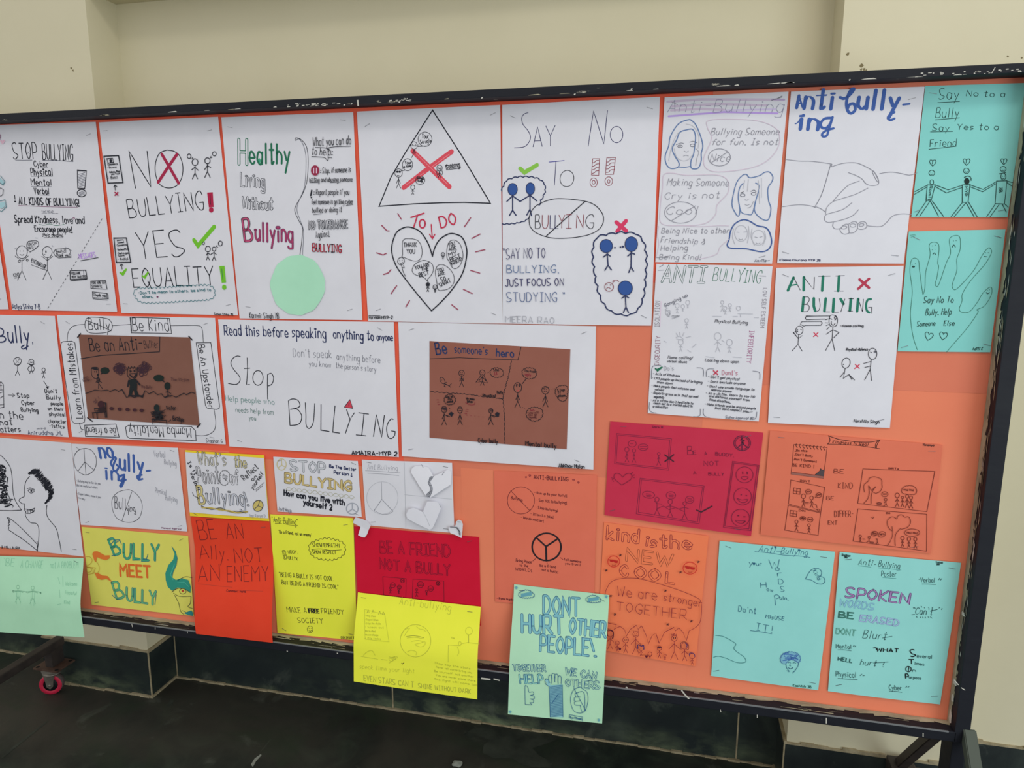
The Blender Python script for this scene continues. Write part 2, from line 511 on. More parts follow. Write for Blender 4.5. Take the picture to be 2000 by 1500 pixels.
def castor(x, y):
    c = bpy.data.objects.new('castor', None); COL.objects.link(c); c.parent = board
    c.location = (x-BO.x, y, 0); c.empty_display_size = .03
    def cp(m, n):
        o = m.build(n, c); return o
    R = .033
    ax = Vector((.39, -.92, 0)).normalized()
    q = ax.to_track_quat('Z', 'Y').to_matrix().to_4x4()
    T = Matrix.Translation((-.016, -.004, R)) @ q
    m = MB()
    m.lathe([(.0315, -.011), (R, -.009), (R, .009), (.0315, .011)], TREAD, T)
    m.lathe([(.0205, .0100), (.0215, .0112), (.0318, .0112), (.0326, .0098)], RED, T)
    m.lathe([(.0205, -.0100), (.0215, -.0112), (.0318, -.0112), (.0326, -.0098)], RED, T)
    cp(m, 'tyre')
    m = MB()
    m.lathe([(.0001, .008), (.006, .010), (.010, .006), (.0212, .0075), (.0212, -.0075), (.010, -.006), (.006, -.010), (.0001, -.008)], flat('black_hub', '191a1c', .6, 1), T)
    cp(m, 'wheel_hub')
    m = MB()
    for s in (1, -1):
        t = bmesh.new()
        prof = [(-.022, .060), (.024, .060), (.021, .046), (.011, .012), (.009, -.004), (.0, -.012), (-.009, -.004), (-.011, .012), (-.017, .040)]
        # a tapered cheek plate beside the wheel
        a = [t.verts.new((p, z, .0135*s)) for p, z in prof]
        b = [t.verts.new((p, z, .0155*s)) for p, z in prof]
        t.faces.new(a); t.faces.new(b[::-1])
        for i in range(len(a)):
            t.faces.new((a[i], a[(i+1) % len(a)], b[(i+1) % len(a)], b[i]))
        bmesh.ops.recalc_face_normals(t, faces=t.faces[:])
        side = Vector((0, 0, 1)).cross(ax).normalized()
        MM = Matrix((side, Vector((0, 0, 1)), ax)).transposed().to_4x4()
        MM.translation = Vector((-.016, -.004, R)) + side*.0
        m.merge(t, ZINC, MM)
    m.lathe([(.0001, .066), (.022, .066), (.026, .070), (.026, .073), (.0001, .073)], ZINC, Matrix.Translation((-.010, -.002, 0)), 28)
    m.lathe([(.0001, -.018), (.004, -.018), (.004, .018), (.0001, .018)], ZINC, T, 12)
    m.box((-.034, -.018, .088), (.012, .014, .0935), ZINC, .001)
    m.bm.verts.ensure_lookup_table()
    cp(m, 'fork')
    m = MB()
    m.box((-.046, -.036, .0935), (.042, .034, .0985), RUST, .0012)
    for hx in (-.036, .033):
        for hy in (-.027, .025):
            m.lathe([(.0001, .0988), (.0055, .0988)], flat('bolt_hole', '141313', .9, 1), Matrix.Translation((hx, hy, 0)), 16)
    m.box((-.014, -.020, .0985), (.012, .024, .152), STEEL, .001)
    cp(m, 'mounting_plate')
stand(-1.8305, False)
stand(0.566, True)

# ---------------------------------------------------------------- handwriting: one-stroke letter shapes
# two characters per point: x as a digit, y as 0-9, a = 10, b = 11, z y x w = -1..-4; '~' = rounded stroke
YV = {**{str(i): i for i in range(10)}, 'a': 10, 'b': 11, 'z': -1, 'y': -2, 'x': -3, 'w': -4}
GL = {
 'A': '6 003a60 1353', 'B': '6 000a ~0a4a58463505 ~0545636140 00', 'C': '6 ~685a3a180512305062', 'D': '6 000a ~0a3a5865523000',
 'E': '5 5a0a0050 0545', 'F': '5 5a0a00 0545', 'G': '6 ~685a3a180512305062 626434', 'H': '6 000a 606a 0565', 'I': '4 2a20 0a4a 0040',
 '|': '1 0a00', 'J': '5 2a6a ~4a42302001 02', 'K': '5 000a 5a0450', 'L': '5 0a0050', 'M': '7 000a357a70', 'N': '6 000a606a',
 'O': '6 ~3a180512305265583a', 'P': '5 000a ~0a3a58553404', 'Q': '6 ~3a180512305265583a 436z', 'R': '6 000a ~0a4a59564404 2460',
 'S': '6 ~594a2a0907245362513010 01', 'T': '6 0a6a 3a30', 'U': '6 0a04~0411305164 646a', 'V': '6 0a306a', 'W': '8 0a2047608a',
 'X': '6 006a 0a60', 'Y': '6 0a356a 3530', 'Z': '6 0a6a0060',
 'a': '5 ~5536160402204053 5650', 'b': '5 0a00 ~0416365553513011 01', 'c': '5 ~5536160402204051', 'd': '5 ~5536160402204053 5a50',
 'e': '5 ~035354361604022040 51', 'f': '4 ~594a3927 20 0646', 'g': '5 ~5536160402204053 ~565x4w1w0x', 'h': '5 0a00 ~0416365450',
 'i': '2 1610 1818.', 'j': '3 ~262x1w0w 2828.', 'k': '5 000a 460250', 'l': '2 1a10', 'm': '8 0600 ~0416364440 ~4456768480', 'n': '5 0600 ~0416365450',
 'o': '5 ~261604022040525436 26', 'p': '5 060w ~0416365553513011 01', 'q': '5 ~5536160402204053 565w', 'r': '4 0600 ~04163646', 's': '4 ~4536160513234231 10 00',
 't': '4 2a22~22203041 0747', 'u': '5 06~0602203052 5650', 'v': '4 062046', 'w': '7 0620356 06 0620 2036 3650 5066', 'x': '4 0640 4600', 'y': '5 0622 561w', 'z': '4 06460040',
 '0': '5 ~3a0805021050525558 3a', '1': '3 082a20', '2': '5 ~08194a5856 01 00 0050', '3': '5 ~094a58352525 ~25535140 10 01', '4': '5 4a0464 4a40', '5': '5 5a0a06 ~06365653 4010', '6': '5 ~4a17032040 524404', '7': '5 0a5a20', '8': '5 ~3509 3a 593515013053 35', '9': '5 ~5a3a06354a 5a50',
 '!': '2 1a13 1010.', '.': '2 1010.', ',': '2 111z', "'": '2 1a18', '"': '3 0a18 2a28', ':': '2 1111. 1515.', '-': '4 0545', '?': '5 ~08193a4956 33 3332 3030.', '/': '4 003a',
 '(': '3 ~2a151z', ')': '3 ~0a151z', '&': '6 ~604819 3a47 02 2040 64', '>': '4 084502', '*': '4 2822 0743 0347', '+': '5 0555 3832',
}
GL['w'] = '7 06203660 66'.replace('3660', '36').replace(' 66', '5066')
def parse_strokes(src):
    wd, rest = src.split(' ', 1)
    out = []
    for chunk in rest.split(' '):
        if not chunk:
            continue
        segs = []
        sm = False
        cur = []
        i = 0
        dot = chunk.endswith('.')
        chunk = chunk.rstrip('.')
        while i < len(chunk):
            if chunk[i] == '~':
                if cur:
                    segs.append((sm, cur)); cur = []
                sm = True; i += 1; continue
            if i+1 < len(chunk):
                cur.append((float(int(chunk[i])), float(YV[chunk[i+1]])))
            i += 2
        segs.append((sm, cur))
        for sm_, pts in segs:
            if pts:
                out.append((sm_, pts, dot))
    # a lone point continues the stroke before it
    res = []
    for sm_, pts, dot in out:
        if len(pts) == 1 and res:
            res[-1] = (res[-1][0], res[-1][1]+pts, res[-1][2])
        else:
            res.append((sm_, pts, dot))
    return float(wd), res
FONT = {k: parse_strokes(v) for k, v in GL.items()}
def catmull(p, n=5, closed=False):
    if len(p) < 3:
        return p
    out = []
    N = len(p)
    rng = range(N if closed else N-1)
    for i in rng:
        if closed:
            a, b, c, d = p[(i-1) % N], p[i], p[(i+1) % N], p[(i+2) % N]
        else:
            a, b, c, d = p[max(i-1, 0)], p[i], p[i+1], p[min(i+2, N-1)]
        for k in range(n):
            t = k/n
            out.append(tuple(0.5*((2*b[j])+(-a[j]+c[j])*t+(2*a[j]-5*b[j]+4*c[j]-d[j])*t*t+(-a[j]+3*b[j]-3*c[j]+d[j])*t**3) for j in (0, 1)))
    out.append(tuple(p[0] if closed else p[-1]))
    return out
def S(s):
    v = [float(x) for x in s.replace(',', ' ').split()]
    return list(zip(v[0::2], v[1::2]))

STAPLE_MESH = None
def staple_mesh():
    global STAPLE_MESH
    if STAPLE_MESH is None:
        t = MB()
        mt = flat('staple_wire', '8a8a90', 0.35, 1.0, 0.5, 0.7)
        t.box((-.0058, -.0009, -.0003), (.0058, -.0003, .0003), mt)
        t.box((-.0058, -.0009, -.0003), (-.0052, .0004, .0003), mt)
        t.box((.0052, -.0009, -.0003), (.0058, .0004, .0003), mt)
        me = bpy.data.meshes.new('staple')
        t.bm.to_mesh(me); t.bm.free()
        me.materials.append(mt)
        STAPLE_MESH = me
    return STAPLE_MESH

POSTERS = []
class Poster:
    def __init__(self, label, color, corners, crop=(0, 0, 1), lvl=.0022, amp=.0016, drape=None, wl=None, hang=0.0, k=1.3, name='poster', cat='poster', staples='abcd', sheetfn=None):
        """corners: TL TR BR BL as seen in the photograph, laid on the board's plane"""
        self.ox, self.oy, self.s = crop
        self.lvl, self.amp, self.drape, self.hang = lvl, amp, drape, hang
        self.ph = (random.uniform(0, 6), random.uniform(0, 6), random.uniform(.6, 1.4))
        self.quad = None
        c = [self.hit(*p) if p else None for p in corners]
        if wl:                                    # sheet runs on past the edge of the view: true width given
            for t, r in ((0, 1), (3, 2)):
                d = Vector((-1, 0)); 
                e = Vector(c[1])-Vector(c[2]); e.normalize()
                d = Vector((-e.y, e.x))
                c[t] = tuple(Vector(c[r])+d*wl)
        self.quad = c
        self.o = Vector((sum(p[0] for p in c)/4, 0, sum(p[1] for p in c)/4))
        self.color = color
        self.parts = []
        self.cur = None
        self.L = 0
        nx, nz = 22, 26
        vs, fs = [], []
        for j in range(nz+1):
            for i in range(nx+1):
                u, v = i/nx, j/nz
                x, z = self.bil(u, v)
                vs.append((x-self.o.x, -self.off(x, z), z-self.o.z))
        for j in range(nz):
            for i in range(nx):
                a = j*(nx+1)+i
                fs.append((a, a+nx+1, a+nx+2, a+1))
        self.root = link(name, vs, fs, [paper(color, k)], None, None, True)
        self.root.location = self.o
        tag(self.root, label, cat, 'handmade posters on the notice board' if name == 'poster' else None)
        for ch in staples:
            u, v = {'a': (.07, .05), 'b': (.93, .05), 'c': (.93, .95), 'd': (.07, .95)}[ch]
            x, z = self.bil(u+random.uniform(-.025, .025), v+random.uniform(-.015, .015))
            st = bpy.data.objects.new('staple', staple_mesh()); COL.objects.link(st)
            st.parent = self.root
            st.location = (x-self.o.x, -self.off(x, z), z-self.o.z)
            st.rotation_euler = (0, random.choice((-1, 1))*random.uniform(.0, .5), 0)
        POSTERS.append(self)
    def bil(self, u, v):
        a, b, c, d = self.quad
        return tuple((a[k]*(1-u)+b[k]*u)*(1-v)+(d[k]*(1-u)+c[k]*u)*v for k in (0, 1))
    def uv(self, x, z):
        a, b, c, d = self.quad
        ex, ey = b[0]-a[0], b[1]-a[1]
        fx, fy = d[0]-a[0], d[1]-a[1]
        det = ex*fy-ey*fx
        px, py = x-a[0], z-a[1]
        return (px*fy-py*fx)/det, (ex*py-ey*px)/det
    def off(self, x, z):
        o = self.lvl
        if self.quad:
            u, v = self.uv(x, z)
            u = min(max(u, 0), 1); v = min(max(v, 0), 1)
            a, b, c = self.ph
            w = math.sin(math.pi*u)*(.55+.45*math.sin(c*5*v+a))*.7 + math.sin(math.pi*v)*(.5+.5*math.sin(c*4.2*u+b))*.6
            o += self.amp*w
        if self.drape is not None:
            t = (self.drape-z)/(self.drape-(IB+.004))
            t = min(max(t, 0), 1)
            o += (-YF+.0022-self.lvl+.0005)*t*t*(3-2*t)
            if z < IB:
                o += self.hang*(IB-z)
        return o
    def hit(self, px, py):
        y = -self.lvl
        for _ in range(14):
            p = on_y(px, py, y)
            yn = -self.off(p.x, p.z)
            y = .5*y+.5*yn
        return (p.x, p.z)
    def P(self, p):
        return self.hit(self.ox+p[0]/self.s, self.oy+p[1]/self.s)
    def scale_at(self, p):
        a, b, c = self.P(p), self.P((p[0]+4, p[1])), self.P((p[0], p[1]+4))
        det = abs((b[0]-a[0])*(c[1]-a[1])-(b[1]-a[1])*(c[0]-a[0]))
        return math.sqrt(det)/4
    # ---- parts
    def part(self, name, label=None):
        self.cur = dict(name=name, label=label, v=[], f=[], mi=[], mats=[])
        self.parts.append(self.cur)
        return self
    def slot(self, m):
        q = self.cur['mats']
        if m not in q:
            q.append(m)
        return q.index(m)
    def y_at(self, x, z):
        return -(self.off(x, z)+.00022+self.L)
    def ribbon(self, pts, w, mat, closed=False, cap=None, brush=None):
        """pts in board metres"""
        if self.cur is None:
            self.part('lettering')
        q = [pts[0]]
        for p in pts[1:]:
            d = math.hypot(p[0]-q[-1][0], p[1]-q[-1][1])
            if d < 1e-5:
                continue
            n = max(1, int(d/.012))
            a = q[-1]
            for i in range(1, n+1):
                q.append((a[0]+(p[0]-a[0])*i/n, a[1]+(p[1]-a[1])*i/n))
        if len(q) < 2:
            q = [(q[0][0]-w*.3, q[0][1]), (q[0][0]+w*.3, q[0][1])]
        c = self.cur
        s = self.slot(mat)
        V, F, MI = c['v'], c['f'], c['mi']
        n = len(q)
        if closed and math.hypot(q[0][0]-q[-1][0], q[0][1]-q[-1][1]) < 1e-5:
            q = q[:-1]; n -= 1
        base = len(V)
        for i in range(n):
            if closed:
                a, b = q[i-1], q[(i+1) % n]
            else:
                a, b = q[max(i-1, 0)], q[min(i+1, n-1)]
            tx, tz = b[0]-a[0], b[1]-a[1]
            l = math.hypot(tx, tz) or 1e-9
            tx, tz = tx/l, tz/l
            ww = w
            if brush:
                ww = w*(.34+.66*abs(tx*brush[0]+tz*brush[1]))
            # mitre
            k = 1.0
            if 0 < i < n-1 or closed:
                p0 = q[i-1]
                e = (q[i][0]-p0[0], q[i][1]-p0[1]); le = math.hypot(*e) or 1e-9
                cs = abs((e[0]*tx+e[1]*tz)/le)
                k = min(1/max(cs, .45), 1.9)
            h = ww*.5*k
            for sg in (1, -1):
                x, z = q[i][0]-tz*h*sg, q[i][1]+tx*h*sg
                V.append((x, self.y_at(x, z), z))
        for i in range(n if closed else n-1):
            j = (i+1) % n
            F.append((base+2*i, base+2*i+1, base+2*j+1, base+2*j)); MI.append(s)
        if (cap if cap is not None else w > .0022) and not closed:
            for e, (i, o_) in enumerate(((0, 1), (n-1, n-2))):
                hw = w*.5
                if brush:
                    tx, tz = q[i][0]-q[o_][0], q[i][1]-q[o_][1]
                    l = math.hypot(tx, tz) or 1e-9
                    hw *= (.34+.66*abs((tx*brush[0]+tz*brush[1])/l))
                b0 = len(V)
                for a in range(8):
                    x, z = q[i][0]+hw*math.cos(a*math.pi/4), q[i][1]+hw*math.sin(a*math.pi/4)
                    V.append((x, self.y_at(x, z)-.00001, z))
                F.append(tuple(range(b0+7, b0-1, -1))); MI.append(s)
    def up(self):
        self.L += .000006
    # ---- drawing in crop pixels
    def l(self, s, w, c, close=False, sm=False):
        pts = S(s) if isinstance(s, str) else s
        if sm:
            pts = catmull(pts, 5, close)
        elif close:
            pts = pts+[pts[0]]
        self.up()
        k = self.scale_at(pts[0])
        self.ribbon([self.P(p) for p in pts], max(w*k*1.15, .001), ink(c), close)
        return self
    def sm(self, s, w, c, close=False):
        return self.l(s, w, c, close, True)
    def ls(self, s, w, c):
        """several strokes parted by ;"""
        for q in s.split(';'):
            self.l(q, w, c)
        return self
    def ell(self, cx, cy, rx, ry, n=28, a0=0, a1=360, rot=0):
        r = math.radians(rot)
        out = []
        for i in range(n+1):
            a = math.radians(a0+(a1-a0)*i/n)
            x, y = rx*math.cos(a), ry*math.sin(a)
            out.append((cx+x*math.cos(r)-y*math.sin(r), cy+x*math.sin(r)+y*math.cos(r)))
        return out
    def e(self, cx, cy, rx, ry, w, c, a0=0, a1=360, rot=0):
        n = 10 if max(rx, ry)/self.s < 5 else 28
        return self.l(self.ell(cx, cy, rx, ry, n, a0, a1, rot), w, c)
    def f(self, s, c, mat=None):
        """filled shape"""
        pts = S(s) if isinstance(s, str) else s
        self.up()
        if self.cur is None:
            self.part('lettering')
        q = [self.P(p) for p in pts]
        cu = self.cur
        sl = self.slot(mat or ink(c))
        b = len(cu['v'])
        for x, z in q:
            cu['v'].append((x, self.y_at(x, z)-.00012, z))
        for tri in tessellate_polygon([[Vector((x, z, 0)) for x, z in q]]):
            cu['f'].append(tuple(b+i for i in tri)); cu['mi'].append(sl)
        self.L += .00013
        return self
    def d(self, cx, cy, rx, ry, c, mat=None):
        return self.f(self.ell(cx, cy, rx, ry, 12 if max(rx, ry)/self.s < 6 else 24)[:-1], c, mat)
    def cloud(self, s, w, c, amp=.35, step=22, close=True, fill=None):
        """outline made of little bumps"""
        pts = catmull(S(s), 6, close)
        L = [0]
        for a, b in zip(pts, pts[1:]):
            L.append(L[-1]+math.hypot(b[0]-a[0], b[1]-a[1]))
        n = max(3, int(L[-1]/step))
        area2 = sum(a[0]*b[1]-a[1]*b[0] for a, b in zip(pts, pts[1:]+pts[:1]))
        sg = 1 if area2 > 0 else -1
        nodes = []
        j = 0
        for i in range(n+1):
            t = L[-1]*i/n
            while j < len(L)-2 and L[j+1] < t:
                j += 1
            u = (t-L[j])/((L[j+1]-L[j]) or 1)
            nodes.append((pts[j][0]+(pts[j+1][0]-pts[j][0])*u, pts[j][1]+(pts[j+1][1]-pts[j][1])*u))
        out = []
        for a, b in zip(nodes, nodes[1:]):
            dx, dy = b[0]-a[0], b[1]-a[1]
            for k in range(5):
                t = k/5
                h = amp*math.sin(math.pi*t)*sg*random.uniform(.85, 1.15)
                out.append((a[0]+dx*t+dy*h, a[1]+dy*t-dx*h))
        out.append(nodes[-1])
        return self.l(out, w, c)
    def glyphs(self, s, x0, y0, x1, y1, h, sl=0.0, jit=.25, vert=False):
        a, b = Vector(self.P((x0, y0))), Vector(self.P((x1, y1)))
        d = b-a
        k = self.scale_at((x0, y0))
        H = h*k/10.0
        u = d.normalized()
        n = Vector((-u.y, u.x))
        sp = 2.3 if s.upper() == s else 2.9
        adv = []
        x = 0.0
        for ch in s:
            if ch == ' ':
                adv.append((None, x)); x += 4.8; continue
            g = FONT.get(ch) or FONT.get(ch.upper()) or FONT['-']
            adv.append((g, x)); x += g[0]+sp
        tot = max(x-sp, 1)
        sx = d.length/tot
        rnd = random.Random(hash_(s)+int(x0*3+y0))
        out = []
        for g, gx in adv:
            if g is None:
                continue
            dy = rnd.uniform(-jit, jit); sc = rnd.uniform(1-jit*.16, 1+jit*.16); rt = rnd.uniform(-jit, jit)*.09
            for smo, pts, dot in g[1]:
                pp = catmull(pts, 4) if smo else pts
                q = []
                for px, py in pp:
                    px2, py2 = px+rt*py, py*sc+dy
                    v = a+u*((gx+px2)*sx+sl*py2*H)+n*(py2*H)
                    q.append((v.x, v.y))
                out.append((q, dot))
        return out, k, (n.x, n.y)
    def t(self, s, x0, y0, x1, y1, h, w=3, c='k', sl=0.0, jit=.25, brush=False):
        self.up()
        g, k, n = self.glyphs(s, x0, y0, x1, y1, h, sl, jit)
        m = ink(c)
        for q, dot in g:
            ww = max(w*k*1.15, .0009)
            self.ribbon(q, ww*(1.6 if dot else 1), m, False, True if (dot or brush) else None, n if brush else None)
        return self
    def b(self, s, x0, y0, x1, y1, h, W, c='k', fill=None, ew=2.2, sl=0.0, jit=.25):
        """hollow letters: an inked outline round a paper-coloured or tinted stroke"""
        g, k, n = self.glyphs(s, x0, y0, x1, y1, h, sl, jit)
        self.up()
        ew *= 1.5
        for q, dot in g:
            self.ribbon(q, (W+2*ew)*k, ink(c), False, True)
        self.L += .00006
        fm = ink(fill) if fill else paper(self.color)
        for q, dot in g:
            self.ribbon(q, W*k, fm, False, True)
        return self
    def fig(self, x, y, r, H, w, c='k', al=(-.7, .5), ar=(.7, .5), fill=None, face=0, ry=None, lean=0):
        """stick figure: head centre and radius, overall height"""
        ry = ry or r*1.12
        if fill:
            self.d(x, y, r, ry, fill)
        self.e(x, y, r, ry, w, c)
        B = H-2*ry
        sx, sy = x+lean*.1*B, y+ry+.13*B
        hx, hy = x+lean*.3*B, y+ry+.56*B
        self.l([(x, y+ry), (hx, hy)], w, c)
        self.l([(hx, hy), (hx-.2*B, y+ry+B)], w, c)
        self.l([(hx, hy), (hx+.2*B, y+ry+B)], w, c)
        for ax, ay in (al, ar):
            self.l([(sx, sy), (sx+ax*.42*B, sy+ay*.5*B)], w, c)
        if face:
            self.l([(x-r*.35, y-r*.3), (x-r*.3, y-r*.1)], w, c); self.l([(x+r*.3, y-r*.3), (x+r*.3, y-r*.1)], w, c)
            dy = .18 if face > 0 else -.18
            self.sm([(x-r*.4, y+r*.4), (x, y+r*(.4+dy)), (x+r*.4, y+r*.4)], w, c)
        return self
    def heart(self, x, y, r, w, c, rot=0, fill=None):
        base = [(0, -.35), (.25, -.8), (.7, -.85), (.98, -.4), (.7, .25), (0, .95), (-.7, .25), (-.98, -.4), (-.7, -.85), (-.25, -.8)]
        a = math.radians(rot)
        pts = [(x+r*(px*math.cos(a)-py*math.sin(a)), y+r*(px*math.sin(a)+py*math.cos(a))) for px, py in base]
        if fill:
            self.f(pts, fill)
        return self.l(pts, w, c, True)
    def peace(self, x, y, rx, ry, w, c, inv=False):
        self.e(x, y, rx, ry, w, c)
        k = -1 if inv else 1
        self.l([(x, y-ry*k), (x, y if inv else y+ry)], w, c) if not inv else self.l([(x, y), (x, y+ry)], w, c)
        self.l([(x, y), (x-rx*.68, y+ry*.72*k)], w, c)
        self.l([(x, y), (x+rx*.68, y+ry*.72*k)], w, c)
        return self
    def scrib(self, s, n, w, c, seed=1, tight=.5):
        """scribbled hatching inside a region given as x0 y0 x1 y1"""
        x0, y0, x1, y1 = S(s)[0]+S(s)[1]
        rnd = random.Random(seed)
        pts = [(x0+(x1-x0)*rnd.random(), y0+(y1-y0)*(i/n)+rnd.uniform(-1, 1)*(y1-y0)*tight/2) for i in range(n)]
        return self.sm(pts, w, c)
    def hatch(self, x0, y0, x1, y1, n, w, c, slant=0):
        """parallel strokes between the left edge and the right edge"""
        for i in range(n):
            y = y0+(y1-y0)*(i+.5)/n
            self.l([(x0, y+slant), (x1, y-slant)], w, c)
        return self
    def panel(self, name, color, pts, lift=.0006, label=None, k=1.3):
        """a second sheet stuck on this one (a part); four corners in crop pixels"""
        a, b, c, d = [self.P(p) for p in S(pts)]
        vs, fs = [], []
        n = 18
        for j in range(n+1):
            for i in range(n+1):
                u, v = i/n, j/n
                x, z = [(a[q]*(1-u)+b[q]*u)*(1-v)+(d[q]*(1-u)+c[q]*u)*v for q in (0, 1)]
                vs.append((x-self.o.x, self.y_at(x, z)-lift, z-self.o.z))
        for j in range(n):
            for i in range(n):
                p = j*(n+1)+i
                fs.append((p, p+n+1, p+n+2, p+1))
        o = link(name, vs, fs, [paper(color, k)], None, self.root, True)
        if label: o['label'] = label
        self.L += lift+.0001
        return o
    def disc_panel(self, name, color, pts, lift=.0006, label=None, k=1.3):
        """a cut-out of any outline stuck on the sheet"""
        q = [self.P(p) for p in pts]
        cx, cz = sum(p[0] for p in q)/len(q), sum(p[1] for p in q)/len(q)
        vs, fs = [], []
        R = 5
        n = len(q)
        for r in range(1, R+1):
            for x, z in q:
                X, Z = cx+(x-cx)*r/R, cz+(z-cz)*r/R
                vs.append((X-self.o.x, self.y_at(X, Z)-lift, Z-self.o.z))
        fs.append(tuple(range(n)))
        for r in range(R-1):
            for i in range(n):
                j = (i+1) % n
                fs.append((r*n+i, (r+1)*n+i, (r+1)*n+j, r*n+j))
        o = link(name, vs, fs, [paper(color, k)], None, self.root, True)
        if label: o['label'] = label
        self.L += lift+.0001
        return o
    def finish(self, gap=.016):
        """every part becomes meshes of its own: strokes further apart than the gap are separate marks"""
        single = {'stick_figures': 'stick_figure', 'message_boxes': 'message_box', 'speech_bubbles': 'speech_bubble', 'comic_panels': 'comic_panel', 'side_words': 'side_word',
                  'scene_drawings': 'scene_drawing', 'slogan_boxes': 'slogan_box', 'rays': 'ray', 'warning_marks': 'warning_mark', 'exclamation_marks': 'exclamation_mark',
                  'pencil_sketches': 'pencil_sketch', 'corner_doodles': 'corner_doodle', 'stick_people': 'stick_person', 'rule_lists': 'rule_list', 'fold_lines': 'fold_line', 'figures_drawing': 'figure_drawing'}
        for c in self.parts:
            if not c['v']:
                continue
            n = len(c['v'])
            par = list(range(n))
            def find(i):
                while par[i] != i:
                    par[i] = par[par[i]]
                    i = par[i]
                return i
            for f in c['f']:
                for i in f[1:]:
                    a, b_ = find(f[0]), find(i)
                    if a != b_: par[b_] = a
            boxes = {}
            for i in range(n):
                k = find(i)
                x, y, z = c['v'][i]
                q = boxes.setdefault(k, [x, x, z, z])
                q[0] = min(q[0], x); q[1] = max(q[1], x); q[2] = min(q[2], z); q[3] = max(q[3], z)
            ks = list(boxes)
            grp = {k: k for k in ks}
            def gf(k):
                while grp[k] != k:
                    k = grp[k]
                return k
            for i, k in enumerate(ks):
                A = boxes[k]
                for l in ks[i+1:]:
                    B = boxes[l]
                    if A[0]-gap < B[1] and B[0]-gap < A[1] and A[2]-gap*.6 < B[3] and B[2]-gap*.6 < A[3]:
                        a, b_ = gf(k), gf(l)
                        if a != b_: grp[b_] = a
            sets = {}
            for fi, f in enumerate(c['f']):
                sets.setdefault(gf(find(f[0])), []).append(fi)
            nm = c['name'] if len(sets) == 1 else single.get(c['name'], c['name'])
            for fis in sets.values():
                idx, vs, fs, mi = {}, [], [], []
                for fi in fis:
                    ff = []
                    for i in c['f'][fi]:
                        if i not in idx:
                            idx[i] = len(vs)
                            x, y, z = c['v'][i]
                            vs.append((x-self.o.x, y, z-self.o.z))
                        ff.append(idx[i])
                    fs.append(tuple(ff)); mi.append(c['mi'][fi])
                used = sorted(set(mi))
                o = link(nm, vs, fs, [c['mats'][u] for u in used], [used.index(u) for u in mi], self.root)
                if c['label']:
                    o['label'] = c['label']
def hash_(s):
    h = 7
    for ch in s:
        h = (h*31+ord(ch)) % 100003
    return h

# ---------------------------------------------------------------- the posters, row by row
C1, C2, C3, C4 = (0, 210, 3.4886), (420, 190, 3.3333), (690, 200, 3.41), (970, 180, 3.2609)
C5, C6, C7 = (1270, 170, 4.1667), (1510, 160, 4.054), (1740, 140, 2.6786)
C8, C9, C10 = (1255, 505, 4.5455), (1490, 510, 4.5455), (0, 610, 4.5455)
C11, C12, C13, C14 = (420, 610, 5), (770, 620, 4.839), (0, 850, 3.75), (350, 860, 3.6585)
C15, C16, C17, C18 = (680, 880, 3), (950, 900, 2.832), (1170, 810, 5.882), (1470, 830, 5.263)
C19, C20, C21 = (1160, 1010, 5), (1380, 1040, 4.6875), (1600, 1060, 4.5455)
WH = 'c9c9d0'

# --- top row
p = Poster('blank white poster sliver at the far left edge of the board, top row', WH, [None, (-36, 245), (17, 604), None], lvl=.002, wl=.297, staples='c')

p = Poster('white A3 poster headed STOP BULLYING with encouraging stick figures and message boxes', WH, [(-28, 245), (187, 238), (229, 609), (24, 605)], C1, staples='bc')
p.part('heading').t('STOP', 92, 350, 254, 350, 97, 5, jit=.15).t('BULLYING', 292, 352, 498, 364, 95, 5, jit=.15)
p.l('105 358 160 360 220 358', 3.5, 'g').l('290 360 400 362 500 368', 3.5, 'g').l('182 295 205 318', 2, 'p').l('203 293 184 320', 2, 'p')
p.part('lettering').t('Cyber', 232, 402, 328, 404, 34, 4.5).t('Physical', 212, 462, 360, 464, 46, 5).t('Mental', 214, 530, 352, 532, 40, 5).t('Verbal', 234, 588, 335, 592, 38, 5)
p.ls('275 407 328 407;212 468 360 468;214 537 352 540;255 594 336 598', 2.5, 'g')
p.t('!', 101, 640, 108, 640, 40, 5).t('ALL KINDS OF BULLYING!', 130, 658, 541, 672, 42, 5.5).l('125 668 330 676 530 680', 2.5, 'mg')
p.t('INSTEAD....', 286, 722, 395, 722, 16, 2, 'g').t('Spread Kindness, love and', 103, 783, 576, 790, 42, 5.5).sm('265 795 300 802 340 794 380 804 440 797', 2.5, 'gr')
p.t('Encourage people!', 240, 845, 492, 851, 36, 5).t('!Help people!', 290, 878, 430, 881, 20, 3).l('300 886 430 888', 2, 'k').heart(503, 757, 7, 1.5, 'mg').ls('228 815 235 822;230 805 238 814', 2, 'p')
p.t('Aalya Sinha 7-B', 86, 1370, 275, 1374, 30, 3.5, 'n')
p.part('exclamation_mark').l('528 428 590 432 578 553 530 550', 5, 'k', True).e(557, 583, 30, 25, 5, 'k').hatch(532, 445, 582, 540, 9, 2, 'g', 8).hatch(538, 570, 578, 600, 4, 2, 'g', 6)
p.part('stick_figures').fig(150, 985, 37, 235, 2.8, 'k', [(-.75, -.5)][0], (.7, -.5), face=1, ry=43).fig(323, 985, 33, 225, 2.8, 'k', (-.6, -.4), (.6, -.4), ry=38)
p.d(314, 982, 4, 9, 'k').l('300 1003 310 1000', 2, 'k').e(132, 1048, 7, 7, 3, 'k').e(187, 1040, 7, 7, 3, 'k').l('185 925 195 912 245 905 262 915 265 940 240 965 205 985 190 972 183 945', 3, 'k', True).l('380 965 470 960 480 975 485 1020 400 1025 378 1012 365 990', 3, 'k', True)
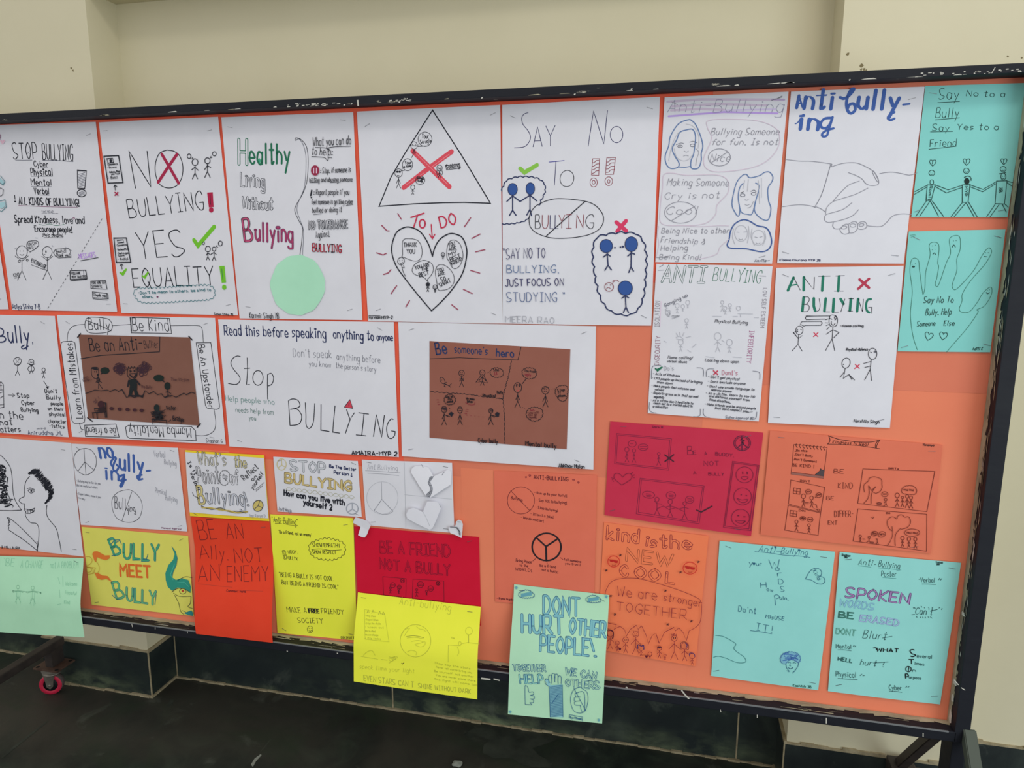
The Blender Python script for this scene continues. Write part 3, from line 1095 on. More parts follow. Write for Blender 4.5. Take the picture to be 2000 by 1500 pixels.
p.t('YOU CAN', 192, 943, 252, 930, 17, 2).t('DO IT !', 196, 968, 243, 957, 17, 2).t('Really!?', 386, 990, 452, 985, 17, 2.2).t('Thank you!', 385, 1016, 478, 1016, 20, 2.6).t('ENCOURAGE', 214, 1054, 312, 1102, 26, 2.6).l('215 1072 318 1110', 2.5, 'k').t('KIND', 97, 1155, 136, 1150, 22, 2.6).l('100 1162 138 1157', 2, 'k')
p.ls('448 948 455 962;462 955 472 972;480 968 492 978;240 888 258 890;355 935 362 950;118 955 98 965', 1.8, 'p')
for i in range(26):
    t = i/26
    p.l([(697-377*t, 757+623*t), (697-377*(t+.02), 757+623*(t+.02))], 2.6, 'k')
p.part('message_boxes').t('MESSAGES', 543, 1032, 655, 1018, 30, 3, 'pu').l('548 1045 672 1022', 3.5, 'k')
p.l('480 1112 585 1108 595 1165 482 1172', 4.5, 'k', True).l('482 1180 595 1170', 4, 'k').l('570 1110 575 1165', 2.5, 'g').t('YOU ARE', 490, 1140, 550, 1136, 15, 2.6).t('VERY TALENTED', 492, 1163, 588, 1158, 14, 2.4)
p.l('620 1182 720 1178 732 1238 622 1232', 3.5, 'k', True).t('YOU ARE SO', 627, 1203, 716, 1200, 16, 2.6).t('SMART!', 630, 1226, 695, 1226, 16, 2.6).l('632 1255 735 1268 740 1302 634 1296', 3.5, 'k', True).l('634 1303 735 1312', 3, 'k').t('Thank you!', 640, 1286, 733, 1292, 20, 2.8)
p.part('ribbon_drawing').heart(20, 235, 16, 2.5, 'pk', fill='cfa9b9').sm('-6 180 6 190 2 215 -8 222', 3, 'mg').l('-8 458 8 468 38 506 24 530 0 512 -8 505', 3, 'te', True).f('-6 480 6 482 32 508 22 524 2 508', '93b9c2').l('-6 552 8 548 25 560 22 592 8 604 -6 602', 3, 'k', True).l('-8 640 38 628 48 676 12 710 -8 695', 3, 'te', True).f('2 648 34 640 40 672 14 690 2 685', '9cc0c8')

p = Poster('white A3 poster reading NO BULLYING! YES EQUALITY! with red cross and green tick', WH, [(193, 239), (426, 228), (465, 616), (237, 611)], C1)
p.part('heading').l('924 552 879 296 1028 540 1002 296', 5.5, 'k').sm('1130 292 1085 315 1060 380 1060 450 1085 520 1140 548 1200 535 1238 480 1246 400 1225 330 1190 300 1150 291', 5, 'k', True)
p.t('BULLYING', 882, 752, 1392, 694, 112, 5, jit=.2).t('YES', 950, 1030, 1262, 1008, 162, 5.5, jit=.2).t('EQUALITY', 912, 1226, 1462, 1206, 116, 5.5, jit=.2)
p.part('cross_mark', 'dark red cross inside the letter O').l('1103 318 1160 415 1217 515', 18, '9c2546').l('1207 318 1140 415 1078 510', 18, '9c2546')
p.part('check_mark', 'bright green tick').l('1322 903 1349 942 1460 812', 23, 'lg').l('970 1146 984 1160 1010 1122', 9, 'lg').l('820 1126 834 1138 860 1103', 11, 'lg')
p.part('exclamation_mark', 'red exclamation mark').f('1412 580 1450 577 1456 678 1424 681', 'a51f43').d(1440, 698, 16, 18, 'a51f43').l('1432 595 1437 662', 3, 'k')
p.part('exclamation_mark', 'green exclamation mark').f('1495 1080 1531 1078 1541 1192 1512 1194', 'lg').d(1529, 1224, 15, 18, 'lg').l('1512 1098 1520 1172', 3, 'gr')
p.part('stick_figures').fig(1330, 372, 20, 138, 4.5, 'k', (-.6, .4), (.6, .5)).e(1290, 332, 13, 16, 4, 'k').ls('1300 350 1318 348;1308 338 1318 348', 3, 'k').fig(1415, 363, 18, 135, 4.5, 'k', (-.5, .6), (.6, .3)).e(1462, 315, 13, 15, 4, 'k').ls('1435 345 1448 338;1435 345 1440 330', 3, 'k')
p.fig(1418, 964, 17, 95, 4, 'k', (-.5, .6), (.8, .5)).fig(1460, 964, 13, 95, 4, 'k', (-.8, .4), (.6, .5)).e(1388, 925, 8, 10, 3, 'k').e(1503, 926, 14, 17, 4, 'k').ls('1475 948 1488 952;1475 948 1482 938', 3, 'k')
p.part('message_boxes').l('710 332 810 328 840 512 738 515', 6, 'k', True).l('730 350 770 346 776 375 736 379', 4, 'k', True).d(757, 363, 9, 11, 'k').t('Comments', 737, 396, 803, 390, 13, 2.5).t('- Ewwww!', 736, 417, 795, 411, 12, 2.4).t('- Nobody likes', 738, 448, 820, 440, 12, 2.4).t('you Yuck', 760, 460, 820, 454, 12, 2.4).t('- Boo!!', 742, 488, 802, 480, 14, 2.6)
p.l('778 890 862 888 893 1054 795 1056', 6, 'k', True).l('800 905 842 901 846 918 804 923', 3.5, 'k', True).t('Comments', 800, 946, 865, 940, 12, 2.4).t('-So beautiful', 800, 974, 873, 970, 12, 2.4).t('-Such a good', 803, 1000, 884, 996, 12, 2.4).t('future', 806, 1016, 850, 1012, 12, 2.4).t('- Pretty!', 808, 1042, 875, 1036, 14, 2.6)
p.ls('788 565 786 530;776 544 786 528 800 540;834 1103 829 1068;820 1080 829 1066 842 1077', 4, 'k').ls('786 578 806 598;806 578 786 598', 7, '9c2546')
p.part('thought_cloud').cloud('935 1240 1100 1232 1300 1220 1430 1216 1460 1255 1440 1300 1300 1312 1120 1322 970 1322 925 1280', 2.6, 'te', .4, 26).t("-Don't be mean to others, be kind to", 945, 1272, 1440, 1250, 17, 3, 'te', jit=.4).t('others.', 975, 1298, 1045, 1296, 17, 3, 'te').heart(1075, 1291, 5, 3, 'mg').t('Sohan Sinha 7B', 1462, 1414, 1590, 1419, 15, 2.6)

p = Poster('white A3 poster reading Healthy Living Without Bullying with round green paper flower', WH, [(432, 229), (690, 219), (708, 625), (468, 622)], C2)
p.part('heading').b('H', 156, 434, 207, 436, 150, 9, 'gr', None, 4).t('ealthy', 226, 428, 485, 436, 118, 11, 'gr', jit=.4).f('280 405 290 396 300 410 292 436', '3f9a78')
p.b('Living', 170, 578, 322, 584, 78, 6, '44464e', None, 2.4, jit=.3).b('Without', 182, 722, 374, 730, 66, 6, '44464e', None, 2.4, jit=.3)
p.b('B', 196, 938, 244, 934, 128, 10, 'k', 'b04a70', 2.5).t('ullying', 266, 932, 506, 944, 105, 12, 'mg', jit=.4).t('ullying', 266, 932, 506, 944, 105, 6, 'a23a60', jit=.4)
p.part('flower_stem').sm('525 282 523 272 530 264 560 275 595 320 607 400 600 540 570 630 530 700 520 740 545 800 570 850 566 930 553 1030', 3, 'k').sm('527 283 545 270 570 300 586 345 593 400 590 520 578 600 545 680 534 735 555 800 576 860 576 930 570 1030', 2.2, 'g')
p.disc_panel('flower_disc', '9fd0b4', [(540+176*math.cos(6.283*i/48)*(1+.02*math.sin(i*1.1)), 1222+196*math.sin(6.283*i/48)*(1+.015*math.cos(i*1.7))) for i in range(48)], .0008, 'round mint green paper cut-out')
p.part('lettering').t('What you can do', 638, 318, 886, 306, 52, 3, sl=.1).t('to help:', 632, 374, 766, 378, 46, 3, sl=.1).sm('654 327 720 330 745 342 752 326 885 318', 3, 'k').sm('630 386 710 392 735 412 742 394 765 395', 3, 'k')
p.t(': Stop, if someone is', 688, 495, 884, 488, 34, 2.6, sl=.12).t('hitting and abusing someone', 617, 552, 896, 548, 28, 2.6, sl=.12).l('617 556 680 554', 2, 'k').l('750 556 820 552', 2, 'k')
p.t(': Report people if you', 645, 634, 874, 634, 34, 2.6, sl=.1).t('feel someone is getting cyber', 630, 697, 900, 694, 30, 2.6, sl=.1).t('bullied or doing it', 636, 752, 826, 746, 32, 2.6, sl=.1).ls('640 764 695 758;855 705 900 698', 2, 'k')
p.b('NO TOLERANCE', 615, 858, 864, 850, 48, 3, '33353d', None, 2.2, jit=.2).t('Against', 660, 916, 748, 908, 42, 2.6).t('BULLYING', 638, 1003, 824, 1010, 46, 6, 'k').t('BULLYING', 638, 1003, 824, 1010, 46, 3, 'wr').t('Karnvir Singh 7B', 228, 1436, 418, 1440, 34, 2.8)
p.part('warning_marks').d(654, 477, 27, 34, '8d2a45').ls('645 460 645 495;663 460 663 495', 5, 'pk').l('632 606 626 640', 8, 'k').l('628 652 630 654', 7, 'k')

p = Poster('white A3 poster with red crossed triangle above a large heart headed TO DO', WH, [(697, 218), (977, 205), (982, 632), (719, 627)], C3)
p.part('triangle').l('528 52 720 350 914 672 740 666 600 668 400 676 172 692 250 500 350 330', 6.5, 'k', True)
p.part('cross_mark', 'thick red felt cross').l('655 328 500 440 335 568', 28, 'cc4a58').l('396 324 500 425 640 562', 28, 'cc4a58').ls('420 342 628 546;640 344 520 432;350 552 470 470', 3, 'd98890')
p.part('stick_figures').fig(405, 287, 22, 86, 3, 'k', (-.8, 1.2), (.8, 1.3)).ls('388 288 424 290;390 280 400 284;412 282 420 284', 2.5, 'k').l('400 345 388 370', 2.5, 'k').e(478, 245, 46, 48, 2.8, 'k').l('440 275 430 292 500 290', 2.5, 'k').t('Your', 458, 240, 502, 240, 30, 3).t('So ugly', 448, 276, 520, 266, 24, 3)
p.fig(302, 470, 25, 130, 3, 'k', (-.5, .9), (.4, .9)).d(294, 462, 8, 7, 'k').d(310, 462, 8, 7, 'k').l('292 486 308 488', 2.5, 'k').e(362, 415, 34, 40, 2.8, 'k').l('330 435 320 455 345 452', 2.5, 'k').t('Your', 345, 412, 388, 410, 20, 3).t('a loser', 338, 436, 392, 428, 17, 2.8)
p.fig(397, 565, 14, 64, 3, 'k').e(446, 518, 31, 28, 2.8, 'k').scrib('422 502 470 534', 16, 2.4, 'k', 3, .3).t('Nobody', 428, 510, 470, 508, 14, 2.4).t('likes', 424, 530, 462, 528, 14, 2.4)
p.fig(575, 437, 18, 84, 3, 'k', (-.4, .9), (.5, .8), face=-1).sm('560 450 556 470 566 490', 2.5, 'k').sm('590 452 596 470 588 486', 2.5, 'k').l('615 422 710 408 715 436 622 450', 3, 'k', True).t('Sobbing', 622, 444, 708, 430, 28, 3).l('580 438 582 455', 2, 'k')
p.part('heading').l('385 766 472 738', 8, 'b8304c').l('428 755 403 832', 8, 'b8304c').e(461, 808, 19, 28, 8, 'b8304c').t('DO', 586, 836, 690, 808, 72, 8, 'b8304c').l('520 810 523 860 528 905', 6, 'b8304c').l('507 876 528 908 546 876', 6, 'b8304c')
p.part('rays').ls('296 738 322 780;189 818 225 855 242 856;156 1002 200 1016 220 1006;203 1146 235 1135 252 1114;290 1220 253 1274;376 1320 351 1362;655 1346 700 1382;732 1244 795 1274;780 1118 846 1138;814 996 880 980;788 907 848 876;784 766 740 830', 6, '94455a')
p.part('heart').sm('528 1025 500 940 450 865 395 835 345 832 290 865 262 935 258 1000 285 1085 340 1165 430 1280 522 1388', 6.5, 'k').sm('528 1025 545 965 580 910 640 875 690 880 730 905 756 975 752 1050 725 1145 660 1245 590 1325 522 1388', 6.5, 'k')
p.sm('332 920 330 1010 325 1025 345 1035 400 1055 440 1050 458 1015 455 960 430 920 380 908', 2.6, 'k', True).t('THANK', 338, 964, 424, 960, 27, 3.4).t('YOU', 358, 1008, 412, 1006, 30, 3.4)
p.sm('500 1195 470 1165 410 1145 393 1115 415 1075 470 1052 520 1070 535 1110 520 1150 495 1180', 2.6, 'k', True).t('YOU ARE', 415, 1114, 512, 1088, 24, 3.2).t('THE', 454, 1122, 503, 1120, 24, 3.2).t('BEST', 443, 1164, 506, 1146, 26, 3.2)
p.sm('568 1248 556 1190 548 1120 572 1082 620 1090 665 1140 672 1195 640 1238 600 1250', 2.6, 'k', True).t('YOU', 562, 1132, 604, 1122, 25, 3.2).t('ARE', 568, 1160, 615, 1142, 25, 3.2).t('SO', 586, 1190, 618, 1184, 25, 3.2).t('SMART', 580, 1230, 652, 1196, 26, 3.2)
p.sm('625 1032 640 1060 660 1098 685 1106 715 1080 732 1020 715 950 680 918 645 925 626 970', 2.6, 'k', True).t('YOU', 638, 962, 680, 950, 25, 3.2).t('ARE', 638, 990, 690, 982, 24, 3.2).t('MY', 638, 1026, 690, 1014, 24, 3.2).t('BEST', 650, 1060, 716, 1034, 26, 3.2).t('FRIEND', 660, 1086, 728, 1052, 24, 3.2)
p.part('stick_figures').e(319, 1057, 22, 25, 3.4, 'k', rot=15).ls('310 1050 312 1058;326 1048 328 1056;322 1082 334 1130;334 1130 350 1160;326 1100 340 1102 336 1084', 3, 'k').sm('310 1068 320 1073 332 1064', 2.5, 'k').fig(498, 1212, 12, 62, 3.4, 'k').d(498, 1212, 9, 10, 'k').fig(546, 1230, 14, 50, 3.4, 'k', (-.9, .3), (1, .6), face=1).fig(599, 1013, 12, 44, 3.4, 'k', (-.8, .4), (1, .3), face=1)
p.part('signature').t('Parvaan', 108, 1442, 178, 1440, 22, 3).l('105 1418 182 1422 182 1440', 3, 'k').t('MYP-2', 192, 1444, 264, 1442, 20, 3.4)

p = Poster('white A3 poster headed SAY NO TO !! with dark blue headed stick figures in bubbles', WH, [(981, 205), (1289, 189), (1272, 636), (982, 632)], C4)
NV = '33325c'
p.part('heading').sm('202 130 175 140 160 165 168 205 200 245 216 285 205 320 175 348 112 355', 3.6, NV).t('AY', 232, 348, 372, 342, 124, 3.6, NV, jit=.1).l('583 344 617 120 683 330 706 115', 3.6, NV).e(764, 270, 40, 52, 3.6, NV).l('333 445 432 436', 4, '4b4a94').l('378 440 368 594', 3.4, NV).e(448, 550, 44, 52, 3.4, 'k', rot=10)
p.part('exclamation_marks').l('612 424 656 424 650 530 604 528', 3, 'dr', True).l('702 418 757 416 745 523 693 524', 3, 'dr', True).e(618, 575, 23, 29, 3, 'dr').e(618, 574, 10, 13, 3, 'dr').e(714, 567, 24, 28, 3, 'dr').e(714, 568, 8, 12, 3, 'dr')
for i in range(4):
    p.sm([(608, 452+22*i), (624, 446+22*i), (634, 436+22*i), (652, 434+22*i)], 2.4, 'dr'); p.sm([(698, 446+22*i), (716, 442+22*i), (726, 430+22*i), (752, 428+22*i)], 2.4, 'dr')
p.part('check_mark', 'green tick').l('150 486 177 512 257 464', 22, '80b648')
p.part('cross_mark', 'pink-red cross').l('762 828 826 884', 22, 'c8385e').l('824 820 768 886', 22, 'c8385e')
p.part('happy_bubble').cloud('33 632 55 580 75 560 125 545 185 542 245 548 292 572 308 610 298 650 278 690 268 722', 6, 'n', .22, 36, False).cloud('210 790 200 805 150 826 95 834 34 836', 6, 'n', .2, 30, False)
p.d(102, 619, 30, 38, '31508e').e(102, 619, 30, 38, 4, 'n').d(215, 615, 27, 38, '31508e').e(215, 615, 27, 38, 4, 'n').ls('102 655 102 752;102 752 82 786;102 752 124 784;102 660 66 696;102 660 150 696;213 652 213 745;213 745 193 782;213 745 222 786;213 656 150 696;213 656 256 692', 6.5, 'n')
p.part('crossed_out_word').sm('208 830 212 780 250 725 330 688 410 678 540 690 620 715 672 770 680 825 650 875 580 910 470 928 350 928 260 900 220 865', 3.8, 'k', True).l('562 697 440 805 315 918', 5, 'k')
for ch, x0, x1, y, c in (('B', 246, 278, 868, 'k'), ('U', 290, 328, 868, 'dr'), ('L', 340, 362, 868, NV), ('L', 372, 394, 868, NV), ('Y', 396, 434, 867, 'dr'), ('I', 442, 478, 867, 'dr'), ('N', 508, 552, 866, 'dr'), ('G', 566, 618, 866, 'k')):
    p.t(ch, x0, y, x1, y, 84, 3.2, c, jit=.1)
p.part('quarrel_bubble').cloud('640 930 700 912 740 905 820 900 885 905 915 930 935 970 948 1060 942 1180 930 1300 890 1390 820 1415 720 1385 670 1310 640 1210 622 1090 618 1000', 7, 'n', .2, 62)
for cx, cy, rx, ry in ((698, 980, 40, 42), (858, 968, 40, 47), (820, 1248, 45, 46)):
    p.d(cx, cy, rx, ry, '31508e').e(cx, cy, rx, ry, 4, 'n')
p.ls('704 1020 710 1102;710 1102 690 1134;710 1102 732 1132;706 1030 680 1050;706 1030 724 1044;858 1014 856 1112;856 1112 842 1148;856 1112 872 1140;858 1024 836 1044;858 1024 880 1032;820 1292 824 1368;824 1368 808 1402;824 1368 840 1402;821 1296 798 1312;821 1296 842 1310', 6.5, 'n').d(754, 990, 6, 5, 'n').d(789, 987, 5, 5, 'n').d(804, 984, 8, 7, 'n')
p.e(717, 1240, 28, 28, 3, 'dr').ls('704 1222 704 1232;726 1222 726 1232', 3, 'dr').sm('700 1252 712 1242 726 1252', 3, 'dr').sm('780 1208 765 1196 742 1202', 2.6, 'dr').ls('742 1202 742 1214;742 1202 752 1208', 2.6, 'dr')
p.part('lettering').t('"SAY NO TO', 44, 1062, 310, 1055, 64, 3.4, NV, jit=.3).t('BULLYING,', 66, 1150, 400, 1150, 46, 3.4, '51688e').t('JUST FOCUS ON', 58, 1236, 428, 1230, 44, 4, NV).t('STUDYING "', 66, 1334, 438, 1334, 56, 3.4, '4d5f86').t('MEERA RAO', 58, 1464, 368, 1474, 38, 2.6, 'p')

p = Poster('pencil-drawn white poster titled Anti-Bullying in purple with girls outlined in blue', WH, [(1298, 190), (1540, 179), (1508, 515), (1280, 512)], C5)
p.part('highlighting').ls('140 120 420 100 1090 104;170 158 560 138 950 150;170 190 420 178 600 186', 16, 'bfb0c4').l('150 238 600 204 1035 214', 13, 'ae93d2').l('600 190 1020 180', 12, 'c2b6d4').l('990 100 1090 104', 10, 'a897ba')
p.part('heading').t('Anti-Bullying', 140, 205, 1075, 205, 98, 3, '84849a', sl=.2)
BL_ = '5f769f'
p.part('girl_drawing').sm('310 266 230 300 165 400 150 480 122 560 130 625 165 662 222 655 235 620 200 560 180 500 215 430 240 370 290 350 345 345 368 400 362 480 352 550 332 600 335 660 390 660 415 600 415 540 428 480 410 400 372 310 340 275', 8, BL_, True).l('235 652 285 654 332 644', 6, BL_)
p.sm('210 470 250 455 275 462', 4, 'g').sm('320 450 350 442 380 455', 4, 'g').e(243, 482, 20, 11, 3, 'g').e(345, 475, 20, 11, 3, 'g').d(243, 482, 7, 7, 'p').sm('275 520 295 528 312 520', 2.4, 'p').sm('270 562 292 555 312 562', 2.4, 'p').sm('195 500 215 570 265 600 310 590 345 550', 2.4, 'lp').sm('230 370 200 420 170 500 150 600', 2, 'lp').sm('290 300 350 320 395 400 390 500', 2, 'lp').sm('370 500 395 530 380 580 370 640', 2.4, 'p')
p.part('girl_drawing').sm('760 712 720 750 690 815 665 950 690 1020 718 1050 730 1000 716 900 728 820 758 782', 7, BL_).sm('760 712 785 712 812 738 890 720 930 695 970 692 998 730 990 770 958 825 962 920 982 990 960 1080 900 1068 850 1010 858 930 880 850 885 800 855 780', 7, BL_).sm('718 920 740 1015 790 1035 830 1030 855 930', 6, BL_)
p.sm('735 862 760 852', 3, 'k').e(752, 880, 20, 12, 3, 'g').e(842, 868, 20, 12, 3, 'g').sm('818 850 845 838 862 855', 3, 'g').sm('770 915 785 922 800 912', 2, 'p').sm('770 955 790 962 810 952', 2.4, 'p').sm('790 985 820 972 840 930', 2, 'p').ls('800 750 790 850;770 760 755 830;880 760 890 950;905 740 905 900', 2, 'lp')
p.part('girl_drawing').sm('755 1080 690 1112 655 1170 642 1240 626 1288 660 1312 780 1316 900 1340 962 1320 988 1262 970 1180 935 1142 870 1128 810 1092', 9, '42598f', True).e(740, 1190, 52, 65, 2.4, 'lp').e(880, 1225, 52, 62, 2.4, 'lp').ls('705 1180 725 1182;760 1180 785 1178;850 1220 872 1224;890 1222 912 1218', 3, 'p').sm('720 1235 738 1242 752 1236', 2.4, 'p').sm('860 1268 878 1276 895 1268', 2.4, 'p').sm('800 1130 805 1200 790 1270', 2, 'lp').sm('830 1150 822 1220 850 1290', 2, 'lp').sm('930 1170 940 1230 915 1290', 2, 'lp').sm('680 1150 670 1220 690 1280', 2, 'lp')
p.part('speech_bubbles').sm('480 270 700 262 900 280 1035 350 1045 480 950 600 800 662 560 690 455 660 438 570 500 420 466 330', 5, 'c3b5c3', True).sm('110 715 180 700 300 718 540 715 630 760 632 860 545 960 530 1040 440 1112 250 1128 95 1112 80 1000 100 820', 5, 'c3b5c3', True).sm('70 1130 60 1200 70 1280 50 1380', 4, 'c3b5c3').sm('640 1130 560 1128 400 1135 250 1128', 4, 'c3b5c3').sm('640 1240 570 1300 540 1360 420 1395 370 1390', 4, 'c3b5c3')
PC = '85858f'
p.part('lettering').t('Bullying Someone', 492, 390, 1044, 388, 54, 3, PC, sl=.25).t('for fun. Is not', 500, 472, 1034, 470, 50, 3, PC, sl=.25).t('Nice', 486, 606, 645, 604, 60, 3, PC, sl=.25).e(563, 572, 90, 70, 2.4, PC).l('490 620 635 525', 2.4, PC).t('Making Someone', 136, 802, 634, 806, 58, 3, PC, sl=.2).t('Cry is not', 115, 912, 560, 904, 52, 3, PC, sl=.2).t('Cool', 125, 1036, 378, 1032, 62, 3, PC, sl=.3).e(247, 1020, 130, 87, 2.4, PC).l('170 1090 370 965', 2.4, PC)
p.t('Being Nice to other', 90, 1190, 640, 1190, 44, 3, PC, sl=.2).t('Friendship &', 85, 1266, 440, 1280, 46, 3, PC, sl=.2).t('Helping', 85, 1332, 302, 1326, 44, 3, PC, sl=.2).t('Being Kind!', 72, 1402, 410, 1405, 42, 3, PC, sl=.2).l('48 1388 150 1382', 3, PC).ls('1020 102 1075 72;985 110 1020 96', 3, 'g').t('Anvita', 848, 1424, 940, 1422, 24, 3, 'g', sl=.3).l('930 1418 972 1410', 2, 'g')

p = Poster('white poster lettered Anti bully-ing in blue brush script over a pencil handshake', WH, [(1545, 179), (1806, 169), (1765, 515), (1518, 514)], C6)
BR = '3c5a9c'
p.part('heading').l('186 205 205 110', 22, BR).l('205 108 232 200', 12, BR).l('192 172 228 168', 10, BR).t('nti', 245, 210, 470, 215, 150, 24, BR, brush=True, jit=.1).l('345 108 425 104', 10, BR)
p.sm('530 122 560 132 600 110 640 60 622 58 596 100 580 170 592 230 620 248 650 220 640 175 605 180 590 210', 20, BR).t('ully', 668, 212, 985, 218, 150, 26, BR, brush=True, jit=.1).sm('960 240 925 260 908 285 930 302 960 290', 16, BR).l('1030 180 1080 174', 14, BR)
p.sm('172 332 195 322 215 290', 8, BR).t('in', 200, 372, 352, 376, 130, 26, BR, brush=True, jit=.1).sm('465 285 410 290 378 325 385 360 420 365 452 330 470 280', 18, BR).sm('470 285 440 380 425 425 395 432 388 412 420 385 478 368', 16, BR).d(240, 262, 12, 9, BR)
p.part('handshake_drawing').sm('103 614 200 626 300 628 400 640 466 650', 2.8, PC).sm('73 988 200 972 290 980 340 995', 2.8, PC).sm('455 655 420 780 380 900 328 994', 3.2, 'g').ls('466 650 462 672;450 650 466 650', 2.6, PC).sm('462 672 550 645 650 640 720 664 790 705 822 745 836 786 830 812 790 820 745 812 722 790', 3, PC).sm('595 718 650 738 700 765 728 800', 2.6, PC).sm('785 712 800 710 836 784 820 782 785 714', 2.6, PC).sm('842 726 930 714 1010 724 1080 738 1140 720', 2.6, PC)
p.sm('684 784 600 816 530 880 472 948', 2.6, PC).sm('752 840 650 890 540 925 470 950 425 995 415 1045', 2.6, PC).sm('340 988 380 1005 415 1030', 2.8, PC).sm('625 955 560 1005 480 1032 420 1050 406 1080 415 1102 450 1112 560 1088 630 1058 678 1010', 2.6, PC).sm('478 1112 472 1140 490 1162 530 1160 560 1132 592 1128 600 1170 598 1198 560 1205 535 1185 528 1160', 2.8, PC).sm('592 1130 630 1108 662 1112 668 1160 640 1192 598 1196', 2.6, PC).sm('668 1130 690 1110 725 1108 742 1130 735 1155 700 1168 668 1160', 2.6, PC).e(562, 1152, 22, 12, 2.4, PC, rot=-10).e(632, 1136, 22, 14, 2.4, 'p').e(700, 1132, 20, 11, 2.6, PC, rot=-10).sm('742 1138 800 1144 860 1142 900 1110 950 1060 1020 1044 1095 1048', 2.6, PC)
p.part('signature').t('Kiaana Khurana MYP 3B', 52, 1416, 374, 1420, 17, 2.8, 'n')

TL = '7abdb8'
p = Poster('teal poster with three figures holding hands, Say No to a Bully, top right corner', TL, [(1807, 168), (2006, 162), (1968, 424), (1780, 424)], C7, staples='acd')
TK = '25443f'
p.part('lettering').t('Say', 250, 144, 352, 142, 56, 2.8, TK).t('No to a', 394, 128, 594, 132, 30, 2.8, TK).t('Bully', 234, 240, 352, 240, 52, 2.6, TK).t('Say', 216, 308, 302, 310, 34, 2.6, TK).t('Yes to a', 346, 304, 560, 304, 32, 2.6, TK).t('Friend', 204, 393, 340, 390, 40, 2.6, TK).ls('244 162 360 156;230 252 360 241;206 315 324 312;198 406 342 390', 2.4, TK)
p.part('figures_drawing').heart(219, 477, 18, 2.2, TK).heart(396, 472, 19, 2.2, TK).heart(591, 470, 17, 2.2, TK).ls('219 468 216 484;396 462 393 480;591 460 588 478', 1.6, TK)
for x, y in ((214, 530), (395, 519), (587, 509)):
    p.e(x, y, 15, 14, 2, TK).ls([[f'{x-6} {y-4} {x-5} {y-2};{x+5} {y-5} {x+6} {y-3}']][0][0], 2, TK).sm([(x-6, y+4), (x, y+8), (x+7, y+3)], 1.8, TK)
p.e(214, 578, 10, 13, 2.4, TK).d(397, 573, 14, 17, '1c2a28').cloud('384 556 398 548 415 552 418 570', 2.4, TK, .4, 7, False).e(588, 548, 13, 18, 2.2, TK).ls('568 533 602 528;570 536 568 532', 3, TK).ls('583 545 585 548;594 544 595 548;583 560 594 557', 2, TK)
p.l('190 592 232 592 210 676 184 674', 2.2, TK, True).l('373 592 414 590 404 682 374 684', 2.2, TK, True).l('553 572 607 570 594 692 545 690', 2.4, TK, True)
p.ls('190 594 124 628;188 604 122 642;232 592 300 618 374 594;230 600 290 634 372 606;414 592 482 616 553 574;414 602 480 628 552 584;607 572 636 580;607 580 632 598', 2.2, TK).ls('186 676 130 757;204 678 150 757;206 676 250 757;216 676 276 758;374 684 314 760;392 686 330 760;394 686 436 760;406 682 452 760;546 692 500 760;566 694 518 760;582 692 604 735;596 692 614 710', 2.2, TK)
p.part('lettering').t('Ramit', 204, 598, 194, 672, 13, 2.2, TK).t('MYP', 388, 600, 386, 650, 13, 2.4, TK).t('3B', 566, 605, 566, 632, 16, 2.6, TK)

p = Poster('teal sheet with an outlined hand whose fingertips carry faces, upper right', TL, [(1775, 452), (1964, 448), (1934, 688), (1753, 686)], C7)
p.part('hand_drawing').sm('138 1455 115 1380 102 1270 112 1150 100 1050 106 990 125 975 145 990 150 1040 165 1150 170 1162 178 1130 182 1050 205 960 200 910 218 892 246 898 252 930 245 1000 250 1020 240 1080 232 1110 242 1124 256 1100 290 1000 312 950 306 880 330 858 360 866 362 930 345 980 345 1040 322 1110 325 1135 345 1136 400 1080 440 1030 478 960 505 925 520 925 525 950 490 1010 420 1090 375 1160 372 1200 358 1240 370 1258 410 1256 450 1210 480 1160 515 1128 528 1135 524 1170 490 1225 450 1245 455 1260 400 1340 340 1410 290 1468', 2.4, '3f7468')
p.ls('110 1008 112 1010;126 1004 128 1006;216 910 217 913;232 906 233 909;326 884 328 887;340 882 342 885;495 946 496 949;508 946 510 949;504 1142 506 1144;514 1140 516 1142', 3, TK).d(118, 1020, 8, 5, TK).sm('220 956 227 948 234 958', 3, TK).sm('320 920 328 906 338 918', 2.4, TK).l('486 966 502 968', 2, TK).sm('498 1154 506 1162 516 1154', 2, TK).ls('216 930 217 933;232 928 233 930', 2.4, TK)
p.part('lettering').t('Say No To', 170, 1210, 324, 1208, 34, 2.6, TK, sl=.15).t('Bully. Help', 180, 1274, 314, 1270, 34, 2.6, TK, sl=.15).t('Someone', 136, 1334, 230, 1328, 28, 2.4, TK, sl=.15).t('Else', 276, 1328, 330, 1328, 28, 2.6, TK, sl=.15).heart(198, 1384, 23, 2.2, TK, 15).heart(274, 1382, 22, 2.2, TK, 10).t('Aditi K', 426, 1456, 478, 1456, 16, 2, TK, sl=.2).ls('100 856 128 852;104 866 130 858', 1.8, '5b9488')

